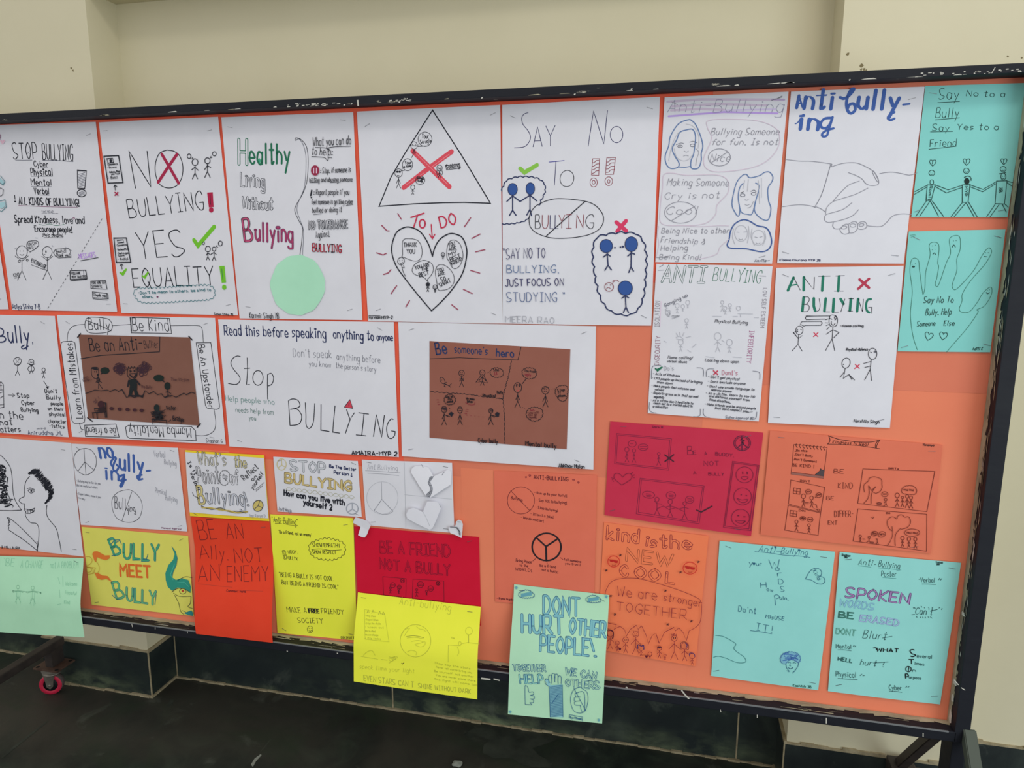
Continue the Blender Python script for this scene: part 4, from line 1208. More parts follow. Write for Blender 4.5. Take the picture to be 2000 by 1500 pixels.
# --- under the top row, right
p = Poster('white poster ANTI BULLYING with faint pencil scenes and do and dont lists', WH, [(1282, 515), (1509, 520), (1482, 823), (1265, 807)], C8)
p.part('heading').b('ANTI', 172, 204, 545, 212, 138, 12, '33584e', None, 3, sl=.12, jit=.1).t('BULLYING', 620, 196, 1044, 216, 112, 3.6, 'gr', sl=.1).d(910, 88, 6, 8, 'gr').ls('135 104 190 102;150 75 185 55', 2.4, 'g')
p.part('side_words').t('ISOLATION', 147, 605, 152, 378, 38, 2.6, '8d8790').t('INSECURITY', 144, 945, 158, 690, 38, 2.6, '8f6676').t('LOW SELF ESTEEM', 1072, 262, 1044, 612, 34, 2.6, '8b8690').t('INFERIORITY', 950, 640, 922, 925, 40, 2.6, 'a0688a').l('165 378 155 608', 2, 'pk')
p.part('scene_drawings')
for x, y, r, H in ((308, 418, 18, 88), (358, 424, 16, 62), (402, 390, 18, 70), (392, 550, 16, 90), (340, 740, 22, 110), (708, 388, 14, 100), (735, 440, 14, 72), (776, 414, 14, 74), (668, 690, 30, 172), (772, 744, 26, 122)):
    p.fig(x, y, r, H, 2.2, 'lp')
p.e(852, 440, 18, 20, 2.4, 'lp').ls('845 488 980 492;870 495 870 520;620 512 700 512;800 514 845 512;990 522 1032 524', 2, 'lp').scrib('200 450 250 520', 16, 1.8, 'lp', 4, .6).scrib('260 500 330 530', 14, 1.8, 'lp', 5, .6).sm('295 700 330 690 360 712 350 720 300 712', 2, 'lp').ls('300 660 315 690;330 650 335 685;370 655 355 690;385 700 430 690;190 730 215 742;440 790 480 755;400 810 430 830;705 725 730 740;560 868 640 880;800 872 880 878', 2, 'lp')
p.part('lettering').t('Ganging up', 198, 432, 400, 336, 30, 3.2, 'g', sl=.2).t('Physical Bullying', 642, 566, 932, 582, 28, 3.2, '52535c', sl=.2).t('Name calling/', 224, 888, 445, 894, 26, 3.2, '52535c', sl=.2).t('verbal abuse', 218, 920, 392, 928, 24, 3, '52535c', sl=.2).t('Looking down upon', 556, 910, 852, 928, 26, 3.2, '52535c', sl=.2)
p.part('check_mark', 'green tick').l('116 976 130 992 172 964', 12, 'gr')
p.part('cross_mark', 'small red cross').l('630 995 668 1030', 9, 'b83a52').l('666 996 632 1030', 9, 'b83a52')
p.part('rule_lists').t("Do's", 192, 992, 276, 992, 40, 3, 'p').t("Dont's", 706, 1030, 842, 1034, 42, 3, 'b0687c')
LI = '484a54'
for s, x0, y0, x1, y1 in (('- Acts of kindness', 92, 1030, 330, 1050), ('- Lift people up instead of bringing', 84, 1068, 528, 1108), ('them down', 126, 1104, 265, 1118), ('- Make people feel welcome and', 78, 1134, 458, 1172), ('valued', 108, 1168, 185, 1176), ('- Reports gross acts that spread', 76, 1198, 490, 1236), ('negativity', 100, 1234, 190, 1244), ("- As a victim don't hesitate to", 72, 1264, 448, 1294), ('reach out to a trusted adult in', 98, 1290, 440, 1320), ('a situation', 92, 1320, 222, 1330),
                           ("- Don't get physical", 580, 1056, 858, 1080), ('- Dont exclude anyone', 578, 1098, 910, 1120), ('- Dont use crude language to', 570, 1140, 990, 1172), ('address anyone', 610, 1172, 788, 1188), ('- As a victim, learn to say NO', 560, 1202, 994, 1236), ('and distance yourself from', 590, 1228, 948, 1266), ('these situations.', 590, 1258, 778, 1284), ('- Make friends and be around people', 552, 1300, 1002, 1340), ('that dont respect you.', 640, 1334, 942, 1364)):
    p.t(s, x0, y0, x1, y1, 21, 2.3, LI, sl=.2, jit=.35)
p.sm('80 1070 82 985 100 952 165 946', 2.6, 'g').sm('480 968 530 972 542 1000 540 1046', 2.6, 'g').sm('62 1275 60 1330 80 1362 125 1370', 2.6, 'g').sm('514 1332 512 1385 490 1402 450 1402', 2.6, 'g').sm('566 1048 568 1000 590 978 635 980', 2.6, 'g').sm('978 998 1030 1006 1042 1030 1040 1074', 2.6, 'g').sm('542 1332 540 1375 560 1402 595 1408', 2.6, 'g').sm('1014 1360 1008 1410 990 1428', 2.6, 'g').t('Saina Agarwal 8D', 735, 1418, 985, 1430, 24, 2.6, 'g', sl=.2)

p = Poster('white poster headed ANTI BULLYING in green with stick figures arguing and red crosses', WH, [(1516, 523), (1765, 519), (1738, 836), (1500, 826)], C9)
G2 = '24705c'
p.part('heading').ls('222 260 272 146;362 258 364 142;526 262 534 136;668 264 676 134', 20, G2).ls('245 216 302 206', 10, G2).ls('272 142 332 258;362 140 452 252 458 140;492 134 600 132;646 132 726 128;632 266 716 266', 2.8, 'k')
p.ls('350 442 362 322;452 330 452 400 464 440;558 332 546 444;630 336 622 450;690 336 716 380;782 336 772 440;846 336 836 446', 20, G2).sm('960 338 930 345 916 390 924 440 945 456', 16, G2)
p.sm('362 320 400 318 412 345 390 378 352 384', 2.6, 'k').sm('352 384 400 388 412 415 395 445 345 448', 2.6, 'k').sm('500 332 508 390 498 435 465 450', 2.8, 'k').ls('545 450 596 450;622 454 672 452;728 334 712 385 692 452;762 334 806 334;752 442 798 444;846 334 885 450 892 336', 2.8, 'k').ls('936 410 968 410 968 466', 2.8, 'k')
p.part('cross_mark', 'large red cross').l('858 162 942 236', 20, 'a8384e').l('942 156 846 246', 20, 'a8384e')
p.part('cross_mark').l('450 632 490 672', 7, 'c2304a').l('492 632 448 672', 7, 'c2304a')
p.part('cross_mark').l('818 914 858 954', 7, 'c2304a').l('860 914 812 956', 7, 'c2304a')
p.part('stick_figures').e(324, 614, 32, 38, 3, 'k', rot=10).ls('318 650 312 735;312 738 256 800;312 738 350 800;308 618 270 632 316 688 350 660;300 604 312 608;334 604 346 612', 3, 'k').d(308, 625, 4, 6, 'k').sm('592 500 600 482 625 478 652 490 662 520 655 565 630 582 600 575 588 545', 3, 'k', True).ls('622 582 614 690;614 690 556 794;614 690 638 796;620 610 560 650;620 610 676 632 626 682', 3, 'k').d(608, 540, 5, 4, 'k').ls('600 508 615 518;650 518 636 522;552 546 580 548;560 572 585 562;566 608 590 584', 3, 'k').sm('604 548 622 570 642 550', 4, 'k').e(644, 500, 10, 11, 3, 'k')
p.l('384 488 590 486 594 512 572 514 560 520 548 514 384 520 378 504', 4.5, 'k', True).l('340 542 350 536 515 534 528 548 515 568 380 570 362 578 355 570 336 562', 3, 'k', True)
p.e(738, 904, 36, 46, 3, 'k', rot=15).d(716, 916, 5, 5, 'k').ls('730 950 722 1000;722 985 684 1032;722 1000 712 1040 764 1006 814 1056;764 1006 790 1052', 3, 'k').e(974, 822, 38, 50, 3, 'k').ls('962 872 952 960;952 960 902 1056;952 960 966 1060;962 890 892 908;958 930 902 944;952 806 968 812;988 800 1002 806', 3, 'k').e(996, 804, 8, 9, 3, 'g').d(965, 1058, 5, 3, 'k')
p.part('lettering').t('->Name calling', 684, 584, 890, 584, 22, 2.6, 'k', sl=.1).t('Physical violence', 740, 794, 930, 792, 24, 2.6, 'k', sl=.1).t('Harshita Singh', 806, 1428, 1030, 1440, 28, 2.6, 'k', sl=.15)

# --- second row
p = Poster('white A3 poster cut by the left edge, ending in Bully and Stop Cyber Bullying', WH, [None, (107, 617), (134, 854), None], C10, wl=.42, staples='bc')
p.part('heading').sm('-30 140 -20 150 0 140 30 160 25 200 0 212 35 215 52 240 30 262 -20 265', 10, 'n').t('ully', 78, 262, 262, 272, 132, 11, 'n', jit=.2).sm('250 300 210 325 190 310 215 292', 9, 'n').l('290 265 292 285', 7, 'n')
p.part('stick_figures').fig(156, 432, 34, 160, 4.5, 'k', (-.7, -.3), (.7, -.4), face=-1, ry=31).ls('140 418 152 428;172 416 162 428', 4, 'k').fig(279, 440, 22, 130, 4.5, 'k', (-1, -.6), (1, -.5), face=-1).e(277, 502, 28, 26, 4.5, 'k').fig(388, 510, 15, 92, 4.5, 'k', (-.8, .2), (.8, .1)).ls('386 608 428 670', 4.5, 'k').f('408 664 436 654 428 684', 'k')
p.l('-10 620 12 618 30 640 36 842 -10 850', 4.5, 'k').ls('-10 648 20 650;-10 690 28 688;-10 720 30 705;-10 770 34 740;-10 822 34 820;8 622 10 688', 3.5, 'k')
p.part('lettering').l('72 734 130 736', 3.5, 'k').l('112 720 132 736 112 750', 3.5, 'k').t('Stop', 158, 756, 260, 756, 34, 5).t('Cyber', 195, 820, 310, 822, 34, 5).t('Bullying', 190, 880, 340, 886, 34, 5).t("Don't", 402, 716, 508, 716, 32, 5).t('Bully', 415, 770, 540, 774, 34, 5).t('people', 455, 822, 562, 826, 26, 4.5).t('on their', 428, 866, 566, 874, 26, 4.5).t('physical', 442, 918, 582, 924, 30, 4.5).t('character', 430, 980, 590, 986, 30, 4.5).t('-istics', 442, 1024, 575, 1030, 30, 4.5)
p.t('n the', 2, 940, 208, 952, 62, 5.5).t('hat', 2, 1000, 112, 998, 46, 5.5).t('atters', 10, 1062, 184, 1060, 42, 5.5).t('MYP-2', 332, 1042, 408, 1036, 12, 2.5, 'g').t('Aniruddha .M.', 252, 1084, 555, 1090, 32, 3.4, 'n')

p = Poster('white poster framed with slogan boxes around a brown Be an Anti-Bullier sheet', WH, [(111, 615), (420, 621), (441, 868), (141, 853)], C10)
p.part('slogan_boxes').sm('752 108 690 112 640 130 605 180 596 255', 4, 'k').sm('770 55 850 44 960 60 996 110 980 165 880 186 790 178 756 130', 4.5, 'k', True).l('760 70 870 110 990 165', 5, 'k').t('Bully', 790, 150, 975, 160, 92, 5).l('1000 118 1080 112 1160 108', 4, 'k').l('1155 44 1505 54 1524 188 1166 182', 5, 'k', True).l('1160 48 1172 170', 4, 'k').t('Be Kind', 1182, 162, 1500, 168, 104, 5).sm('1514 118 1640 116 1760 118 1795 150 1806 265', 4, 'k')
p.l('545 270 560 260 640 256 665 270 700 520 755 940 750 972 730 984 660 986 640 962 580 600 540 300', 4.5, 'k', True).t('Learn from Mistakes', 736, 940, 640, 275, 66, 5.5, jit=.2).l('1742 270 1872 268 1950 830 1945 855 1920 862 1840 850 1826 830 1790 600', 5, 'k', True).t('Be An Upstander', 1760, 290, 1850, 850, 58, 5.5, jit=.2)
p.l('706 985 720 1035 750 1045', 4.5, 'k').l('752 1002 1030 992 1058 1108 760 1102', 5, 'k', True).t('Be a friend', 1024, 1030, 765, 1020, 62, 5, jit=.3).l('1115 1020 1140 1004 1700 1014 1735 1050 1742 1138 1150 1118 1128 1100', 5, 'k', True).t('Mamba Mentality', 1690, 1030, 1145, 1010, 82, 5, jit=.2).sm('1742 1094 1830 1092 1900 1050 1916 970 1900 862', 4, 'k').t('Shaahan G', 1832, 1152, 1975, 1160, 30, 3, 'k')
br = p.panel('brown_sheet', '7b5448', '700 197 1690 222 1775 1005 785 940', .0007, 'brown paper sheet with black drawing', k=1.22)
BK = '1f1d24'
p.part('brown_sheet_drawing').t('Be an Anti-', 806, 345, 1270, 332, 104, 7, BK).t('Bullier', 1285, 318, 1410, 316, 64, 4, '3a2a2c').l('718 412 900 382 1418 350 1422 216', 6, BK)
p.ls('692 222 718 188;1678 212 1708 244;780 936 822 966;1752 1020 1782 988', 9, BK)
p.sm('815 500 820 560 850 588 876 570 878 510 870 490 830 488', 5, BK, True).f('815 500 830 487 868 490 876 514 850 512', BK).ls('842 520 846 535;860 518 862 535;874 580 880 630;880 630 878 680;880 630 916 682;872 600 855 622;876 600 908 625', 5, BK).d(872, 556, 9, 12, BK).e(876, 600, 12, 22, 7, BK).e(936, 516, 38, 27, 5, BK).d(936, 516, 38, 27, '172420').f('905 535 898 552 925 540', BK)
for cx, cy, rx, ry, sd in ((1068, 500, 62, 55, 1), (1290, 508, 62, 75, 2)):
    rn = random.Random(sd)
    for i in range(34):
        a = rn.uniform(0, 6.283); rr = math.sqrt(rn.random())
        p.e(cx+rx*rr*math.cos(a)*.75, cy+ry*rr*math.sin(a)*.75, 18, 18, 2.6, '3a2430')
p.sm('1140 500 1135 550 1160 588 1195 590 1222 555 1222 500', 5, BK).l('1140 505 1146 482 1160 500 1172 480 1186 498 1200 480 1212 498 1226 486 1222 510', 5, BK).ls('1150 510 1175 522;1215 505 1190 520;1150 545 1220 540', 5, BK).d(1162, 526, 8, 6, BK).d(1202, 522, 8, 6, BK).sm('1160 555 1190 578 1215 550', 9, BK).f('1150 598 1215 590 1225 640 1222 690 1240 735 1205 735 1192 680 1175 735 1150 738 1160 650', '1a2022').ls('1150 606 1142 655;1218 604 1248 642;1150 738 1275 742', 12, BK)
p.d(1416, 582, 46, 30, '172420').f('1440 605 1470 622 1456 596', BK).d(1494, 652, 27, 34, '17201f').ls('1494 686 1500 730;1500 730 1478 748;1500 730 1524 748;1498 700 1478 708;1498 700 1526 722', 5, BK)
p.l('766 720 850 688 905 695 960 688 985 700 1030 682 1060 700 1090 682 1132 755 1165 740 1200 756 1240 735 1270 755 1296 692 1330 722 1372 700 1405 730 1440 720 1470 755 1530 735 1570 752 1640 715 1660 730 1705 708 1740 718', 5, BK)
p.ls('828 890 938 882;832 890 836 935;868 890 872 940;930 800 946 802 958 930;905 885 950 880;895 800 940 850;945 930 940 880', 7, BK).d(905, 815, 28, 32, '3a1f26').f('880 850 940 830 945 885 895 888', '2a1c20').ls('840 800 860 770;850 810 875 782;838 785 870 800;850 755 866 790;880 745 890 770', 2.6, '4a3038').l('848 850 880 850 882 872 850 874', 5, BK, True)
for i, x in enumerate((1000, 1072, 1142, 1206, 1268)):
    p.d(x, 852+4*i, 17, 13, '40212b').e(x, 852+4*i, 17, 13, 3, '2a181e')
p.d(1402, 845, 25, 32, '1a2425').f('1380 870 1430 870 1460 930 1400 945', '20282a').scrib('1355 880 1480 948', 60, 3.4, BK, 9, .5).l('1366 948 1488 956 1494 998', 6, BK).l('1366 948 1370 994', 6, BK).l('1366 966 1490 976', 3, BK)
p.t('Water', 1490, 862, 1574, 864, 36, 4.5, BK).l('1468 866 1482 858', 4, BK).t('Bridge', 1548, 958, 1640, 966, 38, 5, BK).l('1510 965 1530 950', 5, BK).t('The Victim', 1530, 606, 1690, 612, 26, 3, '4a2c30').t('The Bully', 1266, 668, 1362, 674, 24, 3, '4a2c30').t('Anti-', 752, 590, 808, 586, 22, 2.6, '4a2c30').t('Bullier -', 752, 614, 830, 606, 20, 2.6, '4a2c30')

p = Poster('white A3 landscape poster Read this before speaking with big Stop BULLYING and warning triangle', WH, [(426, 624), (769, 629), (779, 893), (448, 872)], C11)
p.part('heading').t('Read this before speaking', 94, 222, 1082, 252, 92, 8.5, 'n', jit=.3).t('anything to', 1158, 252, 1548, 272, 80, 9, 'n', jit=.3).t('anyone', 1582, 272, 1735, 276, 64, 8, 'n', jit=.2).l('1690 270 1735 272', 9, 'n')
p.part('large_lettering').sm('250 432 215 426 175 450 155 500 185 560 235 620 245 660 225 695 190 704 128 694', 6.5, 'k').l('314 442 318 560 308 705 340 704', 6.5, 'k').l('284 548 342 544', 6.5, 'k').e(420, 640, 50, 72, 6.5, 'k').l('514 605 512 700 515 850', 6.5, 'k').sm('514 608 550 596 572 640 556 700 510 722', 6.5, 'k')
p.l('718 862 725 980 732 1104', 7, 'k').sm('718 862 760 845 810 860 830 905 810 930 735 948', 7, 'k').sm('735 948 800 945 844 1000 840 1060 810 1095 732 1106', 7, 'k').sm('882 880 888 1000 890 1100 920 1134 955 1090 968 1000 975 888', 7, 'k').l('1036 898 1034 1150 1118 1164', 7, 'k').l('1172 910 1150 1168 1220 1180', 7, 'k').ls('1284 948 1318 1046 1362 980;1320 1044 1274 1182;1402 980 1502 994;1456 988 1434 1200;1376 1196 1476 1206', 7, 'k').l('1548 1214 1576 1000 1628 1220 1654 1004', 7, 'k').sm('1742 1048 1725 1040 1695 1070 1676 1130 1688 1210 1720 1232 1752 1205 1760 1162', 7, 'k').l('1722 1158 1762 1164', 7, 'k')
p.part('warning_triangle', 'red warning triangle with exclamation mark').f('1318 852 1346 938 1264 926', 'c24052').l('1318 852 1346 938 1264 926', 5, 'k', True).l('1310 884 1308 910', 6, 'k').l('1307 918 1309 920', 6, 'k')
p.part('lettering').t("Don't speak", 765, 432, 1140, 446, 74, 3, '70727c').t('anything before', 1190, 462, 1612, 494, 64, 3, '70727c').t('you know', 920, 524, 1135, 538, 50, 3, '70727c').t("the person's story", 1182, 542, 1572, 582, 52, 3, '70727c').t('Help people who', 105, 864, 580, 900, 52, 3, '4f7f78').t('needs help from', 204, 972, 570, 1000, 48, 3, '4a7068').t('you', 332, 1048, 400, 1056, 42, 3, '4a7068').t('AMAIRA-MYP 2', 1338, 1390, 1778, 1402, 38, 8, 'k')

p = Poster("white A3 poster with a glued brown sheet lettered Be someone's hero", WH, [(778, 629), (1164, 637), (1159, 917), (785, 891)], C12)
p.panel('brown_sheet', '8c584b', '335 222 1665 300 1630 1245 335 1135', .0007, 'brown paper sheet with comic scenes', k=1.22)
p.part('brown_sheet_drawing').t('Be', 402, 350, 500, 336, 104, 12, 'n', jit=.1).t("someone's", 572, 332, 880, 352, 72, 8, 'n', jit=.3).t('hero', 966, 364, 1128, 374, 66, 11, 'n', jit=.2).l('338 390 620 380 1170 402 1200 278', 5, BK)
rn = random.Random(3)
def wav(pts, amp, n, w, c):
    q = []
    for (x0, y0), (x1, y1) in zip(pts, pts[1:]):
        for i in range(n):
            t = i/n
            d = math.hypot(x1-x0, y1-y0)
            s = amp*(1 if i % 2 else -1)*rn.uniform(.5, 1.2)
            q.append((x0+(x1-x0)*t+s*(y1-y0)/d, y0+(y1-y0)*t-s*(x1-x0)/d))
    q.append(pts[-1])
    p.l(q, w, c)
wav(S('1110 404 1080 560 1045 680 1028 770 1046 960 1044 1192'), 4, 10, 5, BK)
wav(S('340 700 540 714 700 725 850 748 975 760 1028 770'), 4, 9, 5, BK)
p.e(458, 596, 20, 34, 5, BK, rot=-30).ls('448 588 452 594;462 584 466 590', 4, BK).ls('474 626 495 632 520 648 542 624;520 648 538 660;480 632 474 650 492 656', 5, BK).sm('500 610 484 620 488 634 510 640', 4, BK)
p.fig(638, 526, 26, 160, 5, BK, (-.5, .7), (.5, .7), face=1).l('622 570 624 596 640 600', 4, BK).l('652 570 654 596 640 600', 4, BK).fig(834, 522, 25, 148, 5, BK, (-.9, .8), (.9, .8), face=1).l('818 552 774 612 826 606', 5, BK).l('850 552 882 618 836 608', 5, BK)
p.cloud('910 520 925 490 965 478 1010 490 1032 525 1010 555 965 562 925 548', 4.5, BK, .3, 24).t('Stop', 940, 508, 990, 504, 24, 4, BK).t('It', 948, 542, 975, 540, 26, 4, 'dr').ls('876 522 882 521;890 520 896 519', 3, BK)
p.cloud('1212 520 1225 490 1260 480 1310 482 1340 510 1342 545 1310 572 1262 575 1228 555', 4.5, BK, .3, 26).t('You look', 1232, 512, 1338, 522, 24, 4, BK).t('ugly', 1238, 548, 1292, 555, 26, 4, 'dr').l('1252 574 1210 628', 5, BK)
p.fig(1168, 662, 37, 240, 5, BK, (-.3, .7), (.3, .7), ry=48).ls('1156 636 1160 658;1182 636 1186 656', 7, BK).sm('1150 640 1160 628 1168 640', 4, BK).sm('1176 640 1186 628 1194 642', 4, BK).l('1158 690 1168 694 1178 686', 5, 'wr').fig(1430, 686, 34, 196, 5, BK, (-.5, .9), (.4, .9), face=-1, ry=36).sm('1405 674 1422 664 1430 676', 4, BK).sm('1434 664 1446 656 1456 668', 4, BK)
p.cloud('1525 700 1545 660 1590 645 1636 655 1634 720 1618 780 1575 785 1545 750', 4.5, BK, .3, 26).t('Stop', 1546, 700, 1612, 694, 28, 4.5, BK).t('it', 1550, 726, 1574, 726, 24, 4, BK).t('please', 1552, 750, 1618, 746, 22, 4.5, BK).ls('1480 676 1486 675;1500 674 1506 674;1518 672 1524 672', 3, BK)
p.cloud('1255 900 1275 865 1330 852 1390 868 1402 905 1385 950 1335 976 1285 962 1255 930', 4.5, BK, .3, 26).t('No', 1288, 888, 1325, 884, 22, 4, 'dr').t('you will', 1272, 908, 1370, 906, 20, 3.4, '5a2c2c').t('not go', 1270, 930, 1350, 924, 20, 3.4, '5a2c2c').t('home!', 1280, 952, 1345, 950, 20, 3.4, '5a2c2c').ls('1212 848 1218 850;1228 856 1234 858;1244 864 1248 866', 3, BK)
p.fig(474, 868, 26, 178, 5, BK, (-.4, .8), (.7, .4), ry=30).f('458 845 500 850 496 878 456 870', '3c2a2e').ls('455 860 492 858;480 880 470 890', 4, BK).f('516 910 540 888 566 905 544 940', '22202a').fig(624, 872, 22, 172, 5, BK, (-.4, .9), (.4, .9), ry=30).ls('608 862 640 862;612 880 638 878', 5, BK).fig(916, 880, 20, 156, 5, BK, (-.5, .9), (.7, .5), ry=22).d(920, 878, 12, 12, '4a3030').l('930 920 958 934 980 918', 5, BK).f('955 910 972 892 998 900 990 938 965 936', '22202a').l('496 922 528 936', 5, BK)
p.cloud('478 775 495 740 530 728 565 745 578 785 555 815 510 818 485 800', 4.5, BK, .3, 24).scrib('490 740 566 806', 14, 3, BK, 6, .3).t('us at', 505, 760, 560, 755, 18, 4, BK).t('make', 505, 802, 558, 800, 18, 4, BK).t('We make', 682, 772, 760, 782, 22, 3.6, BK).t('jokes', 690, 800, 742, 806, 24, 4, BK).sm('675 800 720 824 760 820 764 800', 3, 'dr').ls('404 778 422 776;408 800 428 796;414 822 436 818;682 866 704 868;674 884 702 886;668 904 690 908;680 908 684 912', 3.6, 'dr').ls('526 828 526 834;526 850 526 866;526 878 526 884', 4, BK)
for i in range(5):
    p.d(690+38*i, 922+4*i, 4, 3, 'dr')
p.t('Physical', 842, 746, 962, 750, 24, 5, BK).t('bully', 976, 716, 1030, 718, 28, 4.5, BK).t('Cyber bully', 796, 1178, 980, 1188, 42, 5, BK).t('Mental bully', 1244, 1208, 1532, 1234, 44, 6, BK)
p.part('signature').t('Abhinav Malan', 1558, 1412, 1798, 1424, 36, 6, 'k')

# --- third row
p = Poster('white A3 drawing of a spiky-haired grinning face in profile, pointing, left edge', WH, [None, (139, 865), (163, 1087), None], C13, wl=.42, staples='bc')
p.part('face_drawing').sm('218 300 190 340 178 400 180 445 150 462 140 482 165 502 180 504 178 545 190 560 186 580 195 605 225 640 268 648 285 690 282 780 272 850', 4, 'k').sm('345 510 340 560 355 610 410 680 432 760 450 852', 4.5, 'k').l('176 540 230 545 255 534 248 560 220 572 192 572', 4.5, 'k').ls('182 556 248 548;205 542 206 568;222 544 224 568;238 542 238 562', 3, 'k').sm('205 405 220 395 245 402 248 415 225 424 205 405', 3.6, 'k').d(230, 408, 7, 8, 'k').sm('198 392 225 386 256 400', 3.6, 'k')
rn = random.Random(11)
pts = []
arc = catmull(S('228 262 262 262 300 300 335 345 365 390 372 430 358 465 340 495'), 14)
for i, (x, y) in enumerate(arc):
    k = 30 if i < 95 else 16
    pts += [(x-k*.5+rn.uniform(-5, 5), y+k*.5*rn.uniform(.6, 1.2)), (x+k*.6+rn.uniform(-8, 8), y-k*.5*rn.uniform(.4, 1.3))]
p.part('spiky_hair').l(pts, 4.6, 'k').l([(x+rn.uniform(-4, 4)-8, y+rn.uniform(-4, 4)+6) for x, y in pts[:110]], 4.2, 'k')
p.part('hand_drawing').l('276 846 180 770 75 700', 4.2, 'k').sm('75 700 62 690 66 676 60 664 70 655 62 644 74 636 64 628 76 622 62 616 52 604 70 608 120 646 190 712 270 795', 4, 'k').l('272 775 276 850', 4, 'k')
p.part('speech_bubble').sm('-20 128 20 160 62 210 85 270 95 400 108 465 135 515 158 548', 4, 'k').l('158 548 80 552 -20 550', 4, 'k').scrib('-25 220 45 380', 70, 5, 'k', 2, .25).scrib('-10 360 60 500', 60, 5, 'k', 3, .25).l('40 300 58 310 45 400 80 480 70 500 100 520 90 530', 4, 'k').scrib('20 470 95 520', 24, 4, 'k', 8, .5)
p.part('signature').t('-2 MS LAURA', 2, 826, 148, 834, 15, 3, 'k')

p = Poster('white A4 sheet with blue brush lettering no bully-ing and a thin peace sign', WH, [(139.5, 866.5), (347.5, 874.5), (366, 1038), (158, 1025)], C13)
p.part('heading').t('no', 738, 165, 830, 160, 108, 17, BR, brush=True, jit=.1).sm('820 225 812 200 835 165 850 170 832 215 830 250 850 262 868 235 855 215', 13, BR).t('ully', 880, 250, 1048, 276, 112, 16, BR, brush=True, jit=.1).sm('1040 290 1005 300 1015 325 1045 320', 11, BR).l('1074 262 1100 258', 12, BR).t('in', 772, 318, 868, 330, 92, 15, BR, brush=True, jit=.1).sm('912 290 880 300 872 325 890 332 910 300 905 345 890 375 880 370 900 340 922 325', 13, BR).d(778, 262, 8, 6, BR)
p.part('peace_sign').sm('620 97 575 110 545 150 543 200 560 250 600 282 635 290 680 265 705 215 703 160 675 115 645 100', 3, 'k', True).ls('615 100 630 290;622 196 572 262;622 196 692 258', 2.6, 'k')
p.part('crossed_out_word').sm('930 400 870 415 825 460 822 530 850 600 905 632 970 635 1020 605 1042 540 1035 480 1000 430 960 404', 2.6, 'k', True).l('965 416 895 625', 2.6, 'k').t('Bull', 842, 535, 922, 552, 84, 3.2).t('ying', 934, 562, 992, 558, 48, 3.2)
p.part('lettering').t('Verbal', 1128, 158, 1212, 164, 44, 2.4, 'p').t('Bullying', 1204, 212, 1292, 226, 36, 2.4, 'p').t('Physical', 1138, 420, 1218, 438, 36, 2.4, 'p').t('Bullying', 1212, 474, 1298, 490, 34, 2.4, 'p').t('- Bullying may be fun for you', 560, 340, 735, 362, 15, 2, '84858e', sl=.2).t('But can really hurt others', 562, 372, 714, 392, 14, 2, '84858e', sl=.2).t('- Support others, makes it your', 566, 432, 740, 462, 14, 2, '84858e', sl=.2).t('own day', 570, 460, 622, 476, 13, 2, '84858e', sl=.2).t('Manasvi Agarwal', 1186, 684, 1330, 692, 11, 2, 'mg')

YE = 'cdc95e'
p = Poster('yellow A4 poster painted BULLY MEET BULLY in teal and orange with eyes', YE, [(159.5, 1029), (367.5, 1046.5), (378.7, 1203), (179, 1181)], C13)
p.part('heading').b('B', 838, 878, 886, 864, 112, 10, 'te', '3f9c72', 2.4).ls('812 800 840 768 880 766;818 880 850 880', 5, 'te').b('ULLY', 905, 902, 1162, 918, 104, 11, 'te', '3f9c72', 2.2, sl=.15).ls('985 910 1030 908;1045 908 1100 915', 4, 'te').b('B', 856, 1196, 910, 1188, 108, 9, 'te', '5fae72', 2.4).ls('822 1170 850 1196 880 1200', 5, 'te').b('ULLY', 928, 1210, 1140, 1240, 90, 10, 'te', '63ae78', 2.2, sl=.12).ls('840 790 880 770;880 770 890 800;1085 870 1070 915;1145 1165 1135 1240', 4, '1f6a78')
p.t('MEET', 884, 1030, 1102, 1042, 78, 13, 'd0662a', sl=.08, jit=.15)
p.part('horned_eye_drawing').f('1258 814 1285 850 1300 900 1292 950 1268 1005 1262 1040 1290 1060 1330 1045 1380 1060 1400 1110 1396 1150 1350 1120 1300 1115 1262 1140 1230 1110 1215 1060 1212 1010 1235 950 1270 910 1280 870', '2c8a78').l('1258 814 1285 850 1300 900 1292 950 1268 1005 1262 1040', 3, 'te').ls('1270 1060 1250 1020 1280 940;1300 1080 1350 1075 1385 1110', 4, '49a892').sm('1258 1150 1300 1122 1350 1125 1395 1152', 3, 'k').e(1340, 1142, 24, 20, 2.6, 'k').d(1340, 1140, 9, 8, 'b0442c').sm('1270 1155 1320 1180 1400 1178', 2.4, 'k').sm('1300 1065 1360 1035 1410 1045', 2, 'k').sm('1280 1170 1310 1230 1325 1290 1350 1312', 2.6, 'k').sm('1400 1180 1395 1230 1378 1255 1412 1268', 2.6, 'k').f('1350 1302 1400 1282 1418 1300 1412 1322 1380 1315', '2a8080')
p.part('flame_eye_drawing').f('678 868 690 850 715 848 740 862 770 880 806 878 804 900 780 914 740 905 712 890 706 930 694 918', 'd0702e').f('694 1005 720 1008 752 1026 790 1030 822 1072 780 1050 745 1058 712 1046', 'd0702e').sm('630 890 660 890 678 915 660 945 635 952', 2, 'b08a34').sm('640 965 665 965 685 985 680 1012', 2, 'b08a34').sm('700 915 725 950 728 990 705 1020', 2, 'b08a34').e(650, 985, 24, 18, 2, 'b08a34').l('628 960 700 970 690 1010 640 1020', 2, 'b08a34')

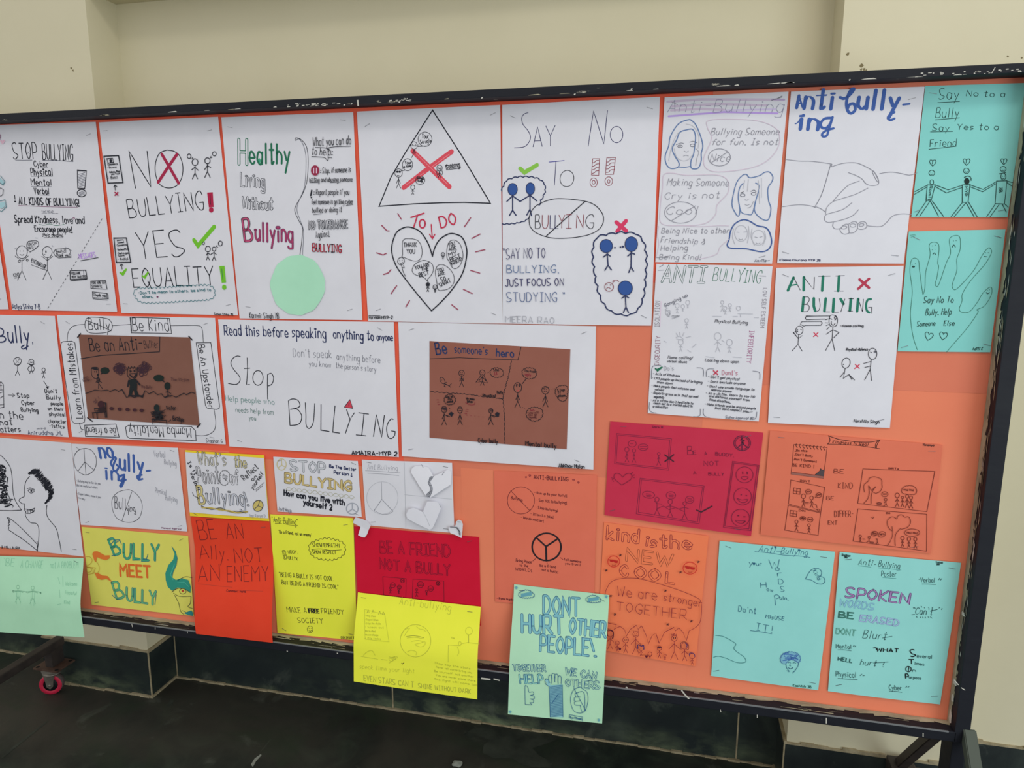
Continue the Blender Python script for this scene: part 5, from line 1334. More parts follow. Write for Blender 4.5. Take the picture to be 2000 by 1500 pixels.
p = Poster('mint green sheet with faint pencil figures hanging over the frame, lower left corner', 'a0ceae', [None, (163, 1090), (165, 1245), None], C13, lvl=.004, wl=.36, drape=IB+.17, hang=.05, staples='b')
GP = '84bb9c'
p.part('lettering').t('BE', 40, 956, 100, 962, 50, 3, GP).t('A CHANGE', 150, 970, 312, 974, 46, 3, GP).t('not A PROBLEM', 366, 972, 572, 972, 42, 3, GP).l('30 900 60 940 40 955', 2.4, GP)
p.ls('425 1040 440 1090;460 1030 462 1110;420 1240 450 1235;436 1130 440 1190', 3, GP).t('Welcome', 480, 1100, 564, 1102, 24, 2.4, GP).t('Hopeful', 478, 1162, 560, 1172, 24, 2.4, GP).t('Kind', 470, 1234, 510, 1238, 24, 2.4, GP)
p.part('figures_drawing').fig(132, 1112, 12, 125, 2.6, '77ac8c', (-.9, .3), (.9, .3)).fig(240, 1118, 12, 130, 2.6, '77ac8c', (-.9, .2), (.9, .2)).l('95 1140 150 1140 196 1148 245 1140 300 1152', 3, '6b9f81').l('122 1145 148 1145 146 1185 122 1185', 2.4, GP, True).l('228 1148 256 1148 252 1198 228 1198', 2.4, GP, True).ls('118 1190 122 1235;146 1190 148 1235;224 1200 228 1250;252 1200 248 1250', 2.6, GP).d(194, 1148, 4, 4, '4a7a62').d(298, 1154, 5, 6, '4a7a62').d(97, 1140, 4, 4, '4a7a62')

p = Poster("yellow sheet with white What's the Point of Bullying! lettering sheet glued on", 'd9bf2e', [(361.5, 879), (516, 889), (526, 1018), (371, 1007.6)], C14, lvl=.0032, amp=.003)
p.panel('white_sheet', WH, '46 82 608 126 640 556 78 513', .0012, 'white sheet with hollow lettering')
p.color = WH
DK = '4a4a4e'
p.part('heading').b("What's", 140, 170, 338, 176, 80, 5, DK, 'c4c0b0', 2, jit=.3).b('the', 400, 186, 482, 196, 74, 6, DK, 'c6bc8c', 2, jit=.3).b('Point', 140, 300, 290, 302, 104, 5, DK, None, 2.4, jit=.3).cloud('300 235 330 215 360 240 358 290 330 318 300 300', 3, DK, .35, 16).scrib('308 245 350 295', 20, 2.4, '77787e', 4, .3).b('of', 372, 310, 425, 312, 92, 8, DK, None, 2.2).b('B', 148, 452, 186, 452, 122, 12, DK, 'c3b67e', 2.2).b('ullying', 206, 446, 470, 462, 104, 8, DK, 'b4b7c2', 2.2, jit=.3).b('!', 492, 464, 500, 462, 94, 8, DK, 'b4b7c2', 2)
p.part('lettering').t('Is it', 62, 158, 112, 248, 26, 4, 'k').t('worth it', 82, 235, 130, 360, 26, 4.5, '3a3a40').sm('98 370 110 395 145 412', 3, 'k').ls('145 412 130 402;145 412 132 418', 3, 'k').t('Reflect', 470, 288, 570, 196, 38, 5, DK).t('on', 528, 290, 560, 262, 24, 4.5, DK).t('yourself', 530, 350, 606, 240, 26, 5, DK).ls('550 350 612 298;552 362 600 322', 2, DK).t('by: Kavya D', 510, 545, 620, 548, 20, 2.4, 'p')
p.part('peace_sign').d(567, 466, 35, 40, 'bfae66').e(567, 466, 35, 40, 4.5, DK, rot=20).ls('567 466 580 428;567 466 538 492;567 466 600 480', 4, DK)
p.part('ribbon_drawing').sm('165 475 220 485 300 490 360 505 420 515 490 508', 9, 'a08e4c').sm('160 465 230 492 300 480 350 502 430 505 480 518', 4, DK).sm('165 482 230 478 300 500 360 498 420 520', 4, 'c5b060')

p = Poster('small white sheet reading STOP BULLYING How can you live with yourself?', WH, [(533.7, 892), (699, 900.5), (706.7, 1009.8), (542, 999)], C14, lvl=.0026)
p.part('heading').b('STOP', 798, 216, 1040, 232, 68, 9, '6e7078', 'b9bcc2', 2.2, jit=.15).b('BULLYING', 758, 300, 1228, 362, 62, 10, '77683e', 'c4b078', 2.2, jit=.2)
p.part('lettering').t('Be The Better', 1074, 194, 1264, 218, 20, 5, 'n').t('Person !', 1106, 238, 1234, 256, 24, 5, 'n').t('How can you live with', 750, 392, 1180, 462, 36, 8, 'k', jit=.4).t('yourself ?', 888, 458, 1090, 498, 36, 8, 'k', jit=.4).t('Anvit Ahuja', 712, 500, 802, 516, 26, 2.4, 'g')
p.part('peace_sign').e(732, 172, 33, 40, 5, 'bdb284').ls('732 134 734 176;734 176 706 196;734 176 758 192', 4.5, 'bdb284')
p.part('peace_sign').e(1237, 488, 42, 40, 6, '9a9ea8').ls('1237 448 1238 490;1238 490 1206 514;1238 490 1268 512', 6, '9a9ea8')
p.part('wavy_line').sm([(765+i*12.5, 345+i*1.6+13*math.sin(i*1.05)) for i in range(40)], 3, 'a5a48c').sm([(765+i*12.5, 345+i*1.6-13*math.sin(i*1.05)) for i in range(40)], 2.4, 'b2b2a4')

p = Poster('white sheet with pencil peace sign and folded paper hearts, titled Ant Bullying', WH, [(706.7, 897.7), (883, 904), (888, 1041), (715, 1025.7)], (680, 890, 7.5), lvl=.0026, amp=.0025)
p.part('pencil_drawing').t('Ant Bullying', 282, 196, 722, 218, 72, 4.5, '9a9aa4', sl=.15).ls('250 218 500 232 765 252;282 256 560 272 745 292', 4, 'p').e(502, 618, 230, 238, 3.6, 'lp').ls('488 388 494 640', 5, 'p').l('494 640 382 802', 5.5, 'g').l('494 640 660 815', 5.5, 'g').ls('822 100 836 570 845 1050;825 572 1150 600 1520 636', 3.6, 'lp').sm('384 804 500 858 600 850 660 812', 4, 'p')
hp = p.disc_panel('paper_heart', 'd2d2d9', S('1190 606 1140 560 1060 440 935 235 945 178 1000 138 1100 138 1190 160 1262 290 1380 240 1480 190 1525 230 1515 410 1420 470 1300 550 1210 606'), .0055, 'white folded paper heart with a torn pencilled crack')
p.part('crack_drawing').f('1205 300 1235 288 1262 290 1250 320 1220 345 1205 370 1215 410 1245 450 1240 520 1215 590 1185 600 1160 590 1155 555 1190 520 1215 500 1212 450 1185 385 1195 345 1200 320', '8f9098').sm('1235 290 1205 320 1200 350 1185 385 1215 450 1210 510 1160 555', 7, 'g').sm('1262 290 1240 330 1212 370 1245 450 1240 520 1200 600', 6, 'g').ls('1210 330 1245 310;1195 380 1215 370;1200 430 1235 420;1200 540 1235 500;1175 560 1215 540;1180 590 1220 570', 5, '55565e').ls('1090 118 1112 162;1385 275 1420 228', 5, 'g')
p.disc_panel('paper_heart', 'cfcfd7', S('1115 805 1050 770 975 740 905 770 870 840 890 900 1000 960 1120 1020 1210 1062 1258 1040 1320 900 1378 750 1370 700 1310 650 1180 650 1150 720'), .003, 'lower white folded paper heart')
p.part('fold_lines').ls('1120 805 1170 900 1215 1010;890 902 1040 985 1200 1060', 4, 'lp').ls('1355 690 1378 740', 6, 'p')

p = Poster('bright red A4 sheet lettered BE AN ALLY NOT AN ENEMY hanging over the frame', 'cf3c24', [(372, 1009), (526, 1018.5), (533, 1255.5), (383, 1238)], C14, lvl=.0024, amp=.001, drape=IB+.21, staples='b')
RB = '6e1f20'
p.part('lettering').t('BE', 150, 712, 272, 704, 130, 4, RB, jit=.15).t('AN', 342, 704, 462, 704, 104, 4, RB, jit=.15).t('A', 150, 848, 214, 840, 96, 4, RB).t('lly.', 226, 848, 355, 856, 96, 4, RB).t('NOT', 400, 875, 602, 868, 98, 4, RB, jit=.15).t('AN', 138, 1008, 290, 1000, 108, 4, RB, jit=.15).t('ENEMY', 344, 1010, 640, 1006, 102, 4, RB, jit=.15).t('Comment here', 338, 1082, 474, 1088, 16, 3, RB)
p.ls('135 1025 380 1050;420 1070 600 1078', 1.6, 'ae3a2a')

Y2 = 'd8dc3e'
p = Poster('yellow A4 sheet titled Anti-Bulling with Show Empathy cloud and small smiley', Y2, [(528, 1004.5), (690, 1012), (698, 1251), (542, 1236)], C14, lvl=.0022)
YK = '4a4a24'
p.part('heading').t('"Anti-Bulling"', 664, 586, 848, 604, 40, 3, YK, jit=.3).sm('684 594 735 596', 2.4, YK).sm('758 598 810 608 848 608', 2.4, YK)
p.part('lettering').t('"Be a friend, not an enemy"', 710, 662, 948, 688, 22, 3, YK).b('B', 752, 846, 772, 844, 54, 2.4, YK, None, 2.2).t('UDDY,', 780, 808, 850, 808, 22, 2.6, YK).t('ULLYX', 782, 850, 846, 858, 22, 2.6, YK).t('"BEING A BULLY IS NOT COOL,', 716, 972, 1108, 1004, 30, 3, YK, jit=.3).t('BUT BEING A FRIEND IS COOL"', 734, 1028, 1140, 1062, 28, 3, YK, jit=.3).t('MAKE A', 772, 1228, 912, 1234, 38, 3, YK).t('FREE', 928, 1232, 1000, 1234, 28, 7, '2b2b22').t('FRIENDY', 1018, 1236, 1176, 1244, 34, 3, YK).t('SOCIETY', 850, 1302, 1028, 1308, 34, 3, YK).t('DIVJYOT DA', 1158, 1418, 1268, 1420, 16, 3, YK)
p.part('thought_cloud').cloud('940 740 985 722 1040 705 1100 712 1160 730 1182 762 1175 805 1140 835 1080 848 1010 842 960 822 935 780', 3, YK, .4, 30).t('SHOW EMPATHY', 955, 760, 1150, 766, 28, 3, YK).t('SHOW RESPECT', 955, 808, 1122, 812, 24, 3, YK).sm('945 780 1010 775 1080 785 1160 782', 2.6, YK)
p.part('smiley_drawing').e(936, 1350, 20, 24, 2.8, YK).ls('928 1340 929 1345;942 1340 943 1345', 2.8, YK).sm('926 1358 936 1364 946 1356', 2.6, YK)

CR = 'bf112f'
p = Poster('crimson sheet BE A FRIEND NOT A BULLY partly covered by yellow sheet below', CR, [(691.7, 1028), (935.7, 1049), (940, 1222), (700, 1190)], C15, lvl=.0018, staples='b')
CK = '7a1530'
p.part('heading').b('BE A FRIEND', 190, 598, 598, 622, 66, 4, '6a1029', None, 1.8, jit=.2).b('NOT A BULLY', 186, 692, 596, 732, 58, 4, '6a1029', None, 1.8, jit=.2)
p.part('comic_panels').l('203 738 340 750 338 862 208 845', 2, '6a1428', True).l('380 752 560 764 562 882 376 868', 2, '6a1428', True)
for x, y, r in ((262, 788, 15), (300, 800, 12), (424, 785, 18), (484, 808, 16)):
    p.e(x, y, r, r, 2, '4a1224').ls(f'{x-r} {y-3} {x+r} {y-3};{x-r} {y+4} {x+r} {y+4}', 2, '4a1224')
p.e(319, 762, 12, 12, 2, '4a1224').ls('312 756 326 768;326 756 312 768', 2, '4a1224').e(527, 778, 11, 11, 3, '33101c').l('520 778 526 784 534 772', 2.4, '33101c').fig(248, 805, 6, 38, 2, '4a1224').fig(297, 812, 6, 34, 2, '4a1224').fig(402, 815, 6, 48, 2, '4a1224').fig(460, 824, 6, 30, 2, '4a1224')

p = Poster('large yellow sheet with faint pencil globe, Even stars cant shine without dark', Y2, [(699, 1157), (939, 1185), (932, 1366), (691, 1331)], C15, lvl=.0046, drape=IB+.16, hang=.08, amp=.001, staples='ab')
YP = 'b5b937'
p.part('lettering').t('Anti-bullying', 300, 900, 600, 940, 42, 2.6, YP, sl=.1).t('EVEN STARS CAN T', 92, 1348, 384, 1388, 32, 2.8, 'a0a43a').t('SHINE WITHOUT DARK', 412, 1390, 718, 1424, 26, 2.8, 'a0a43a').t('speak time your light', 68, 1276, 386, 1304, 24, 2, YP, sl=.15)
for i, s in enumerate(('- Help them', '- Support them', '- Stop the victim', '- Speak out', 'dont be silent', 'you can change', 'a life today')):
    p.t(s, 98, 972+22*i, 160+8*(i % 4)*2, 976+22*i, 10, 1.6, YP)
for i, s in enumerate(('They say the stars', 'Never let words bring you', 'Be yourself, not another', 'You are never alone there', 'The light will come too')):
    p.t(s, 505+10*(i % 2), 1248+24*i, 715+10*i, 1282+24*i, 11, 1.7, 'b3b737')
p.part('globe_drawing').e(395, 1114, 90, 95, 2.2, 'a8ac36').sm('330 1085 345 1060 360 1040 330 1050 312 1085', 1.8, YP).sm('400 1030 420 1045 440 1048 455 1060', 1.8, YP).sm('340 1090 380 1084 420 1090 446 1098', 2.4, '8a8e30').sm('345 1098 390 1094 440 1102', 1.8, YP).sm('370 1118 410 1112 440 1120', 1.8, YP).sm('390 1135 420 1128 450 1120 448 1140 425 1150 395 1140', 1.8, YP).sm('345 1180 370 1170 400 1180 398 1198', 1.8, YP)
p.part('pencil_sketches').ls('588 1138 586 1240;588 1138 650 1142 668 1130 700 1124 770 1132', 2, 'b3b737').e(708, 1056, 20, 22, 2, YP).l('706 1080 706 1128', 2.2, '8f9336').e(655, 1130, 8, 12, 2, YP).sm('640 1150 650 1180 640 1200', 2, YP).l('98 930 215 960 240 1120 100 1105', 1.5, 'bcc038', True).ls('110 952 118 932 124 950;138 954 146 934 152 952;178 960 186 940 192 958;200 962 206 944 214 960', 2.4, '9a9e38').ls('75 1205 175 1222;195 1222 230 1228', 1.5, YP).sm('90 1200 110 1180 140 1172 158 1200', 1.6, YP).scrib('238 1200 288 1240', 14, 1.4, YP, 5, .6).l('312 1244 318 1250 328 1242', 2.4, '4a4a24').t('You', 604, 1102, 624, 1102, 10, 1.6, YP)

# --- lower middle and right
SA = 'cd6852'
p = Poster('salmon A4 poster titled ANTI-BULLYING with bold black peace sign', SA, [(965, 919), (1166, 928), (1160, 1190), (967, 1175)], C16, lvl=.002, staples='')
SK = '5c1f28'
p.part('heading').t('ANTI-BULLYING', 262, 100, 452, 112, 21, 3.2, SK, jit=.1).heart(240, 82, 6, 2.4, '7a2432', 8).heart(219, 91, 4, 2.4, '7a2432').heart(482, 106, 6, 2.4, '7a2432', 8).heart(509, 120, 5, 2.4, '7a2432', 10)
p.part('crossed_out_word').e(191, 219, 75, 75, 2, SK).l('134 165 243 278', 2.4, SK).t('Bullying', 136, 210, 198, 224, 16, 2, SK)
p.part('lettering').t('- Own up to your bully!!', 265, 182, 445, 200, 14, 2, SK).t('- Say NO! to bullying!', 278, 224, 444, 240, 15, 2, SK).t('- Stop bullying!', 272, 262, 394, 282, 13, 2, SK).t("- It isn't a joke!", 244, 298, 370, 318, 13, 2, SK).t('- Words matter!', 190, 318, 316, 340, 14, 2, SK).t('Bring Peace', 164, 558, 250, 568, 17, 2, SK).t('to the', 184, 582, 230, 588, 14, 2, SK).t('WORLD!', 160, 604, 252, 614, 16, 2.2, SK).t('Be a friend', 296, 584, 384, 594, 14, 2, SK).t('not a bully!', 304, 606, 396, 622, 14, 2, SK).t('Tell someone', 428, 550, 524, 564, 13, 2, SK).t('you trust!', 436, 572, 520, 580, 12, 2, SK).ls('256 555 272 540;336 562 336 572;408 534 424 546', 1.8, SK).t('- Ryna Gupta', 58, 764, 150, 772, 10, 2.4, SK)
p.part('peace_sign', 'bold black peace sign').e(333, 476, 80, 76, 8, '231c22').l('330 472 332 552', 9, '231c22').l('330 474 276 424', 8, '231c22').l('330 474 396 430', 8, '231c22')

p = Poster('crimson pink poster BE A BUDDY NOT A BULLY with smiley strip and comic panels', 'b62d46', [(1192, 823), (1491, 845), (1467, 1047), (1180.5, 1006)], C17, lvl=.0026, amp=.0022)
PK_ = '74203c'
p.part('comic_panels').l('202 215 832 275 800 636 178 562', 4, PK_, True).l('216 232 812 290 785 616 196 550', 3, PK_, True).l('472 728 1208 818 1150 1252 428 1138', 4, PK_, True).l('488 746 1190 832 1130 1232 450 1118', 3, PK_, True)
p.fig(320, 400, 25, 175, 3, PK_, (-.4, .8), (.3, .5)).fig(402, 412, 20, 160, 3, PK_, (-.3, .5), (.3, .5)).fig(686, 450, 16, 150, 3, PK_, (-.3, .5), (.3, .5)).e(382, 332, 46, 38, 3, PK_).e(508, 372, 56, 38, 3.4, PK_).l('335 360 325 382', 3, PK_).ls('360 330 372 334;382 332 395 334;470 365 550 362;475 385 550 390', 4, PK_)
p.fig(666, 972, 24, 208, 3, PK_, (-.5, -.4), (.9, .1)).fig(818, 998, 26, 205, 3, PK_, (-.9, .2), (.9, .2)).fig(984, 1020, 20, 205, 3, PK_, (-.9, .2), (.7, .2)).e(570, 918, 70, 40, 3.4, PK_, rot=8).e(826, 925, 54, 42, 3.4, PK_).e(1042, 976, 48, 42, 3.4, PK_).l('662 1080 740 1048 806 1090 880 1066 980 1112', 3, PK_)
for x, y in ((540, 905), (800, 905), (1015, 958)):
    p.ls(f'{x} {y} {x+55} {y+10};{x} {y+18} {x+65} {y+24};{x+5} {y+34} {x+55} {y+38}', 3.4, PK_)
p.part('cross_mark', 'dark cross').l('756 460 856 536', 13, '43202e').l('858 458 758 536', 13, '43202e')
p.part('check_mark', 'dark tick').l('1122 1094 1172 1118 1298 1050', 13, '43202e')
p.part('peace_sign').e(1645, 325, 96, 86, 7, '55203a').e(1645, 325, 80, 70, 4, '55203a').ls('1640 240 1642 408;1645 330 1580 388;1645 330 1715 380', 9, '55203a').scrib('1620 270 1670 345', 16, 5, '43202e', 3, .3)
p.part('lettering').t('B', 1018, 458, 1080, 458, 98, 3.4, PK_).t('E', 1086, 458, 1118, 456, 44, 4, PK_).t('A', 1214, 462, 1240, 460, 38, 4.4, PK_).t('BUDDY,', 1336, 464, 1550, 486, 36, 4.4, PK_).t('NOT', 1206, 586, 1378, 584, 56, 4, PK_).t('A', 1086, 684, 1118, 682, 34, 4.4, PK_).t('BULLY', 1258, 694, 1434, 700, 34, 4.4, PK_).t('Siara', 612, 148, 690, 150, 20, 2.6, PK_).heart(724, 144, 9, 4, PK_, fill='5a1c34')
p.part('smiley_strip').l('1536 534 1840 580 1744 1330 1430 1292', 3.4, PK_, True).l('1550 552 1820 590 1722 1310 1446 1276', 3, PK_, True)
p.e(1672, 688, 98, 92, 3.4, PK_).ls('1650 650 1652 680;1702 652 1704 682', 9, '6a1c38').sm('1634 716 1670 708 1714 714 1690 742 1655 742', 3.4, PK_, True).e(1650, 938, 102, 98, 3.4, PK_).d(1634, 918, 8, 6, '6a1c38').d(1694, 926, 8, 6, '6a1c38').sm('1588 958 1640 978 1710 970 1680 1004 1630 1004', 3.4, PK_, True).e(1626, 1182, 104, 98, 3.4, PK_).ls('1590 1158 1610 1158;1660 1170 1682 1170', 9, '55182e').sm('1568 1212 1620 1218 1680 1218 1650 1245 1600 1240', 3.4, PK_, True).l('1660 1240 1680 1222', 9, '55182e')
p.part('heart_drawing').sm('272 715 240 680 195 672 172 700 185 740 262 806', 4, PK_).sm('272 715 310 680 355 672 380 700 360 745 262 806', 4, PK_).ls('142 722 168 732;148 745 165 742;162 766 172 758;370 680 388 660;388 696 412 688;390 714 410 724', 5, '6a1c38')

p = Poster('salmon orange poster Kindness is Real with notepad and four comic panels', 'cb6b53', [(1504, 841), (1841, 869), (1818, 1081), (1485, 1044)], C18, lvl=.0026, staples='abc')
OK_ = '6a2c24'
p.part('banner').sm('776 108 820 126 900 150 1060 172 1200 176 1312 154', 6, '3a1c1c').l('768 196 900 200 1100 212 1308 244', 4, '3a1c1c').sm('782 112 795 150 786 180 768 198', 6, '3a1c1c').sm('1290 160 1268 190 1262 222 1270 236', 6, '3a1c1c').sm('1305 160 1282 195 1272 236', 3, '3a1c1c').t('Kindness is Real', 820, 188, 1185, 215, 34, 4, '50201c', sl=.2)
p.part('notepad_drawing').l('424 200 766 232 726 548 395 505', 3.4, OK_, True).l('398 482 730 526', 3.4, OK_).f('398 486 728 530 726 548 396 506', '8a5a52').f('640 512 668 490 692 470 700 446 710 462 738 460 728 528', '4c4144').l('640 512 668 490 692 470 700 446 710 462 738 460', 3.4, '3a2a2a')
for i in range(9):
    x, y = 452+36.5*i*.98, 205+3.6*i
    p.sm([(x+6, y-12), (x-8, y-6), (x-4, y+12), (x+6, y+24), (x+2, y+28)], 4, '4a2420')
p.t('.Be nice', 438, 270, 560, 276, 24, 3.4, OK_).t(".Don't Bully", 430, 308, 616, 332, 24, 3.4, OK_).t(".Don't Comment", 418, 358, 656, 386, 22, 3.4, OK_).t('BE KIND !', 406, 424, 632, 440, 30, 3.4, OK_)
p.part('lettering').t('BE', 834, 494, 934, 498, 46, 3.4, OK_).t('KIND', 880, 650, 1026, 656, 62, 3.4, OK_).t('BE', 758, 768, 832, 772, 42, 3.4, OK_).t('DIFFER-', 840, 944, 1034, 942, 66, 3.4, OK_).t('ENT', 776, 1024, 868, 1026, 42, 3.4, OK_).t('Vanamya', 1746, 212, 1862, 218, 24, 3.4, '50302c', sl=.2)
p.part('comic_panels').l('392 564 740 640 700 896 368 812', 3.6, OK_, True).l('366 824 698 904 672 1134 330 1080', 3.6, OK_, True).l('1134 450 1872 476 1790 890 1080 804', 3.6, OK_, True).l('1082 862 1790 916 1788 1296 1032 1192', 3.6, OK_, True)
p.t("DON'T", 490, 582, 588, 590, 20, 3.4, OK_).t('DO!', 476, 884, 540, 890, 18, 3.4, OK_).t("DON'T :", 1398, 452, 1496, 456, 18, 3.4, OK_).t('DO', 1374, 912, 1412, 914, 18, 3.4, OK_)
for x, y in ((424, 646), (388, 876)):
    p.l([(x, y), (x+68, y+10), (x+62, y+66), (x-6, y+56)], 3.4, OK_, True); p.l([(x+33, y+4), (x+27, y+60)], 4, OK_); p.l([(x-3, y+30), (x+65, y+40)], 4, OK_)
for a in ((522, 732, 22, 136), (606, 748, 18, 122), (451, 994, 16, 116), (580, 1030, 14, 98), (1486, 722, 22, 142), (1540, 744, 12, 115), (1588, 732, 16, 136), (1628, 746, 16, 128), (1540, 1162, 18, 106), (1606, 1170, 18, 110), (1672, 1172, 16, 112), (1106, 1142, 12, 72)):
    p.fig(a[0], a[1], a[2], a[3], 3.2, OK_, (-.5, .6), (.5, .6))
p.e(574, 684, 30, 24, 3.4, OK_).e(680, 720, 30, 24, 3.4, OK_, rot=-15).e(516, 958, 30, 20, 3.4, OK_).e(592, 970, 28, 26, 3.4, OK_).t('HEY', 558, 692, 590, 690, 14, 3, OK_).t('STOP', 662, 728, 702, 718, 13, 3, OK_).t('HEY', 498, 964, 535, 962, 13, 3, OK_).t('YES', 576, 976, 608, 976, 13, 3, OK_).ls('526 794 576 796;526 806 576 808;560 708 552 716;650 736 640 744', 3, OK_).sm('614 812 650 815 662 852', 3, OK_).e(678, 872, 12, 10, 3, OK_).l('628 858 668 870', 3, OK_).scrib('495 946 536 972', 10, 3, OK_, 3, .4)
p.sm('1150 690 1142 620 1190 572 1200 545 1245 530 1290 540 1325 560 1328 610 1330 640 1310 680 1270 700 1240 690', 3.4, OK_).sm('1192 620 1198 700 1180 760 1140 806', 3.4, OK_).sm('1268 630 1232 680 1218 740 1218 806', 3.4, OK_).l('1192 620 1222 672 1268 630', 3.4, OK_).cloud('1530 680 1545 640 1600 624 1660 632 1684 670 1675 705 1640 712 1540 700', 3.4, OK_, .12, 30).t('Ha! Ha!', 1552, 672, 1652, 676, 20, 3.4, OK_).e(1358, 710, 32, 26, 3.4, OK_).t('OW', 1342, 716, 1374, 714, 14, 3, OK_).e(1366, 766, 14, 14, 3.4, OK_).ls('1368 780 1372 812 1340 836;1372 812 1382 832;1360 790 1352 800', 4, OK_).d(1300, 806, 24, 12, '8a4438').e(1300, 806, 24, 12, 3.4, OK_)
p.sm('1430 1088 1395 1050 1382 990 1410 950 1450 942 1480 965 1490 935 1530 920 1565 945 1600 940 1620 975 1615 1020 1580 1055 1520 1070', 3.4, OK_).sm('1430 1040 1440 1110 1420 1180 1382 1240', 3.4, OK_).sm('1520 1060 1475 1110 1462 1170 1466 1240', 3.4, OK_).e(1638, 1104, 78, 38, 3.4, OK_).t('Ha! Ha!', 1585, 1112, 1692, 1116, 22, 3.4, OK_).e(1250, 1114, 32, 24, 3.4, OK_, rot=-20).scrib('1228 1098 1272 1130', 10, 3, OK_, 4, .4).e(1328, 1122, 38, 28, 3.4, OK_, rot=-20).t('HEY!', 1308, 1132, 1350, 1124, 16, 3, OK_).e(1198, 1152, 12, 12, 3.4, OK_).ls('1198 1164 1196 1188 1168 1206;1196 1188 1212 1206;1276 1168 1282 1196 1270 1222;1282 1196 1290 1222', 4, OK_).d(1276, 1170, 8, 8, OK_).d(1226, 1206, 22, 10, '7a3a30').l('1220 940 1232 958 1248 938', 3.4, OK_).l('1130 1176 1142 1166 1156 1176', 3, OK_)

p = Poster('orange poster Kind is the NEW COOL with a row of stick people', 'e2744e', [(1180, 1020), (1384, 1047), (1358, 1301), (1166, 1268)], C19, lvl=.0024, staples='')
RR = '7e2230'
p.part('heading').b('kind', 128, 214, 432, 250, 130, 13, RR, None, 3.6, jit=.15).b('is', 504, 274, 600, 294, 100, 13, RR, None, 3.6, jit=.15).b('the', 650, 294, 948, 310, 122, 13, RR, None, 3.6, jit=.15).b('NEW', 318, 424, 760, 482, 118, 14, '82402c', None, 2.8, jit=.1).b('C', 262, 572, 330, 574, 100, 16, RR, None, 3, jit=.05).b('OO', 400, 585, 640, 622, 108, 16, RR, None, 3, jit=.05).b('L', 706, 640, 780, 650, 106, 16, RR, None, 3, jit=.05)
for x, y in [(262, 520), (275, 492), (300, 478), (275, 555), (305, 570), (400, 530), (412, 500), (440, 484), (470, 505), (480, 540), (462, 575), (435, 588), (410, 566), (545, 560), (560, 525), (590, 505), (620, 520), (640, 560), (620, 600), (590, 620), (558, 600), (710, 545), (710, 580), (710, 615), (740, 642), (765, 646)]:
    p.d(x, y, 3, 3, RR)
p.part('lettering').t('We are', 228, 760, 612, 802, 104, 4, RR, jit=.2).t('stronger', 682, 806, 1050, 868, 78, 4, RR, jit=.3).t('TOGETHER', 224, 905, 906, 990, 94, 4, RR, jit=.2)
for x, y, rx, ry in ((195, 425, 58, 54), (938, 490, 68, 58)):
    p.part('sunglasses_smiley', 'red smiley wearing sunglasses').e(x, y, rx, ry, 6, 'c22a26').f([(x-rx*.72, y-ry*.38), (x+rx*.72, y-ry*.12), (x+rx*.62, y+ry*.28), (x+rx*.12, y+ry*.22), (x, y-ry*.02), (x-rx*.16, y+ry*.14), (x-rx*.6, y+ry*.05)], 'b0221f').sm([(x-18, y+ry*.6), (x, y+ry*.7), (x+22, y+ry*.6)], 4, 'a2241f')
p.part('thought_cloud').sm('110 750 122 700 170 625 250 594 360 586 460 596 600 632 760 680 900 730 1000 775 1042 810 1050 900 1040 1000 1000 1060 930 1100', 3.2, RR).l('930 1100 902 1198 872 1116 830 1070 792 1102 782 1066 690 1112 638 1222 605 1122 570 1145 530 1232 514 1150 466 1050 432 1086 416 1046 356 1086 318 1152 302 1090 258 1056 195 1086 222 1040 130 1022', 3.2, RR)
for x, y in ((260, 364), (122, 512), (1020, 428), (846, 530), (700, 710), (166, 760), (206, 940), (722, 1038), (952, 1006)):
    p.ls(f'{x-15} {y+4} {x+15} {y-4};{x-8} {y-10} {x+8} {y+10};{x+6} {y-12} {x-8} {y+12}', 4.5, '4a2026')
p.part('stick_people')
for a in ((160, 1128, 30, 182, None), (230, 1218, 20, 110, 1), (311, 1188, 28, 156, 0), (410, 1132, 28, 220, 1), (462, 1264, 26, 106, 0), (548, 1324, 20, 62, 0), (640, 1268, 22, 120, 0), (695, 1336, 12, 54, 0), (785, 1172, 28, 236, 0), (886, 1246, 32, 178, 0), (960, 1344, 26, 108, 0)):
    x, y, r, H, f_ = a
    p.fig(x, y, r, H, 3.6, RR, (-.7, .6), (.7, .6), face=1 if f_ == 1 else 0, ry=r)
p.sm('136 1150 130 1100 160 1090 190 1110 188 1165 176 1168', 8, '4a1a2a').ls('298 1186 308 1190;318 1186 328 1188', 5, '4a1a2a').l('762 1148 760 1132 774 1142 784 1124 794 1140 806 1130 804 1148', 4, RR).ls('390 1108 386 1098;430 1104 436 1096', 3.6, RR).d(776, 1168, 6, 7, '3a1420').d(796, 1168, 6, 7, '3a1420').d(640, 1262, 20, 7, '4a1a2a').sm('428 1275 430 1235 455 1240 462 1252 485 1240 490 1280', 7, '3d2a5c').sm('852 1280 848 1220 886 1205 920 1225 922 1275 905 1280', 4, '4a1a2a').sm('890 1215 910 1235 900 1262', 6, '3d2a5c').sm('935 1340 930 1320 955 1312 980 1325 985 1350', 6, '3d2a5c').heart(256, 1276, 11, 3, '5a1628', fill='5a1628').heart(514, 1347, 13, 3, '5a1628', fill='5a1628')
for i in range(10):
    a = 6.283*i/10
    p.l([(548+19*math.cos(a), 1324+19*math.sin(a)), (548+25*math.cos(a), 1324+25*math.sin(a))], 3, RR)

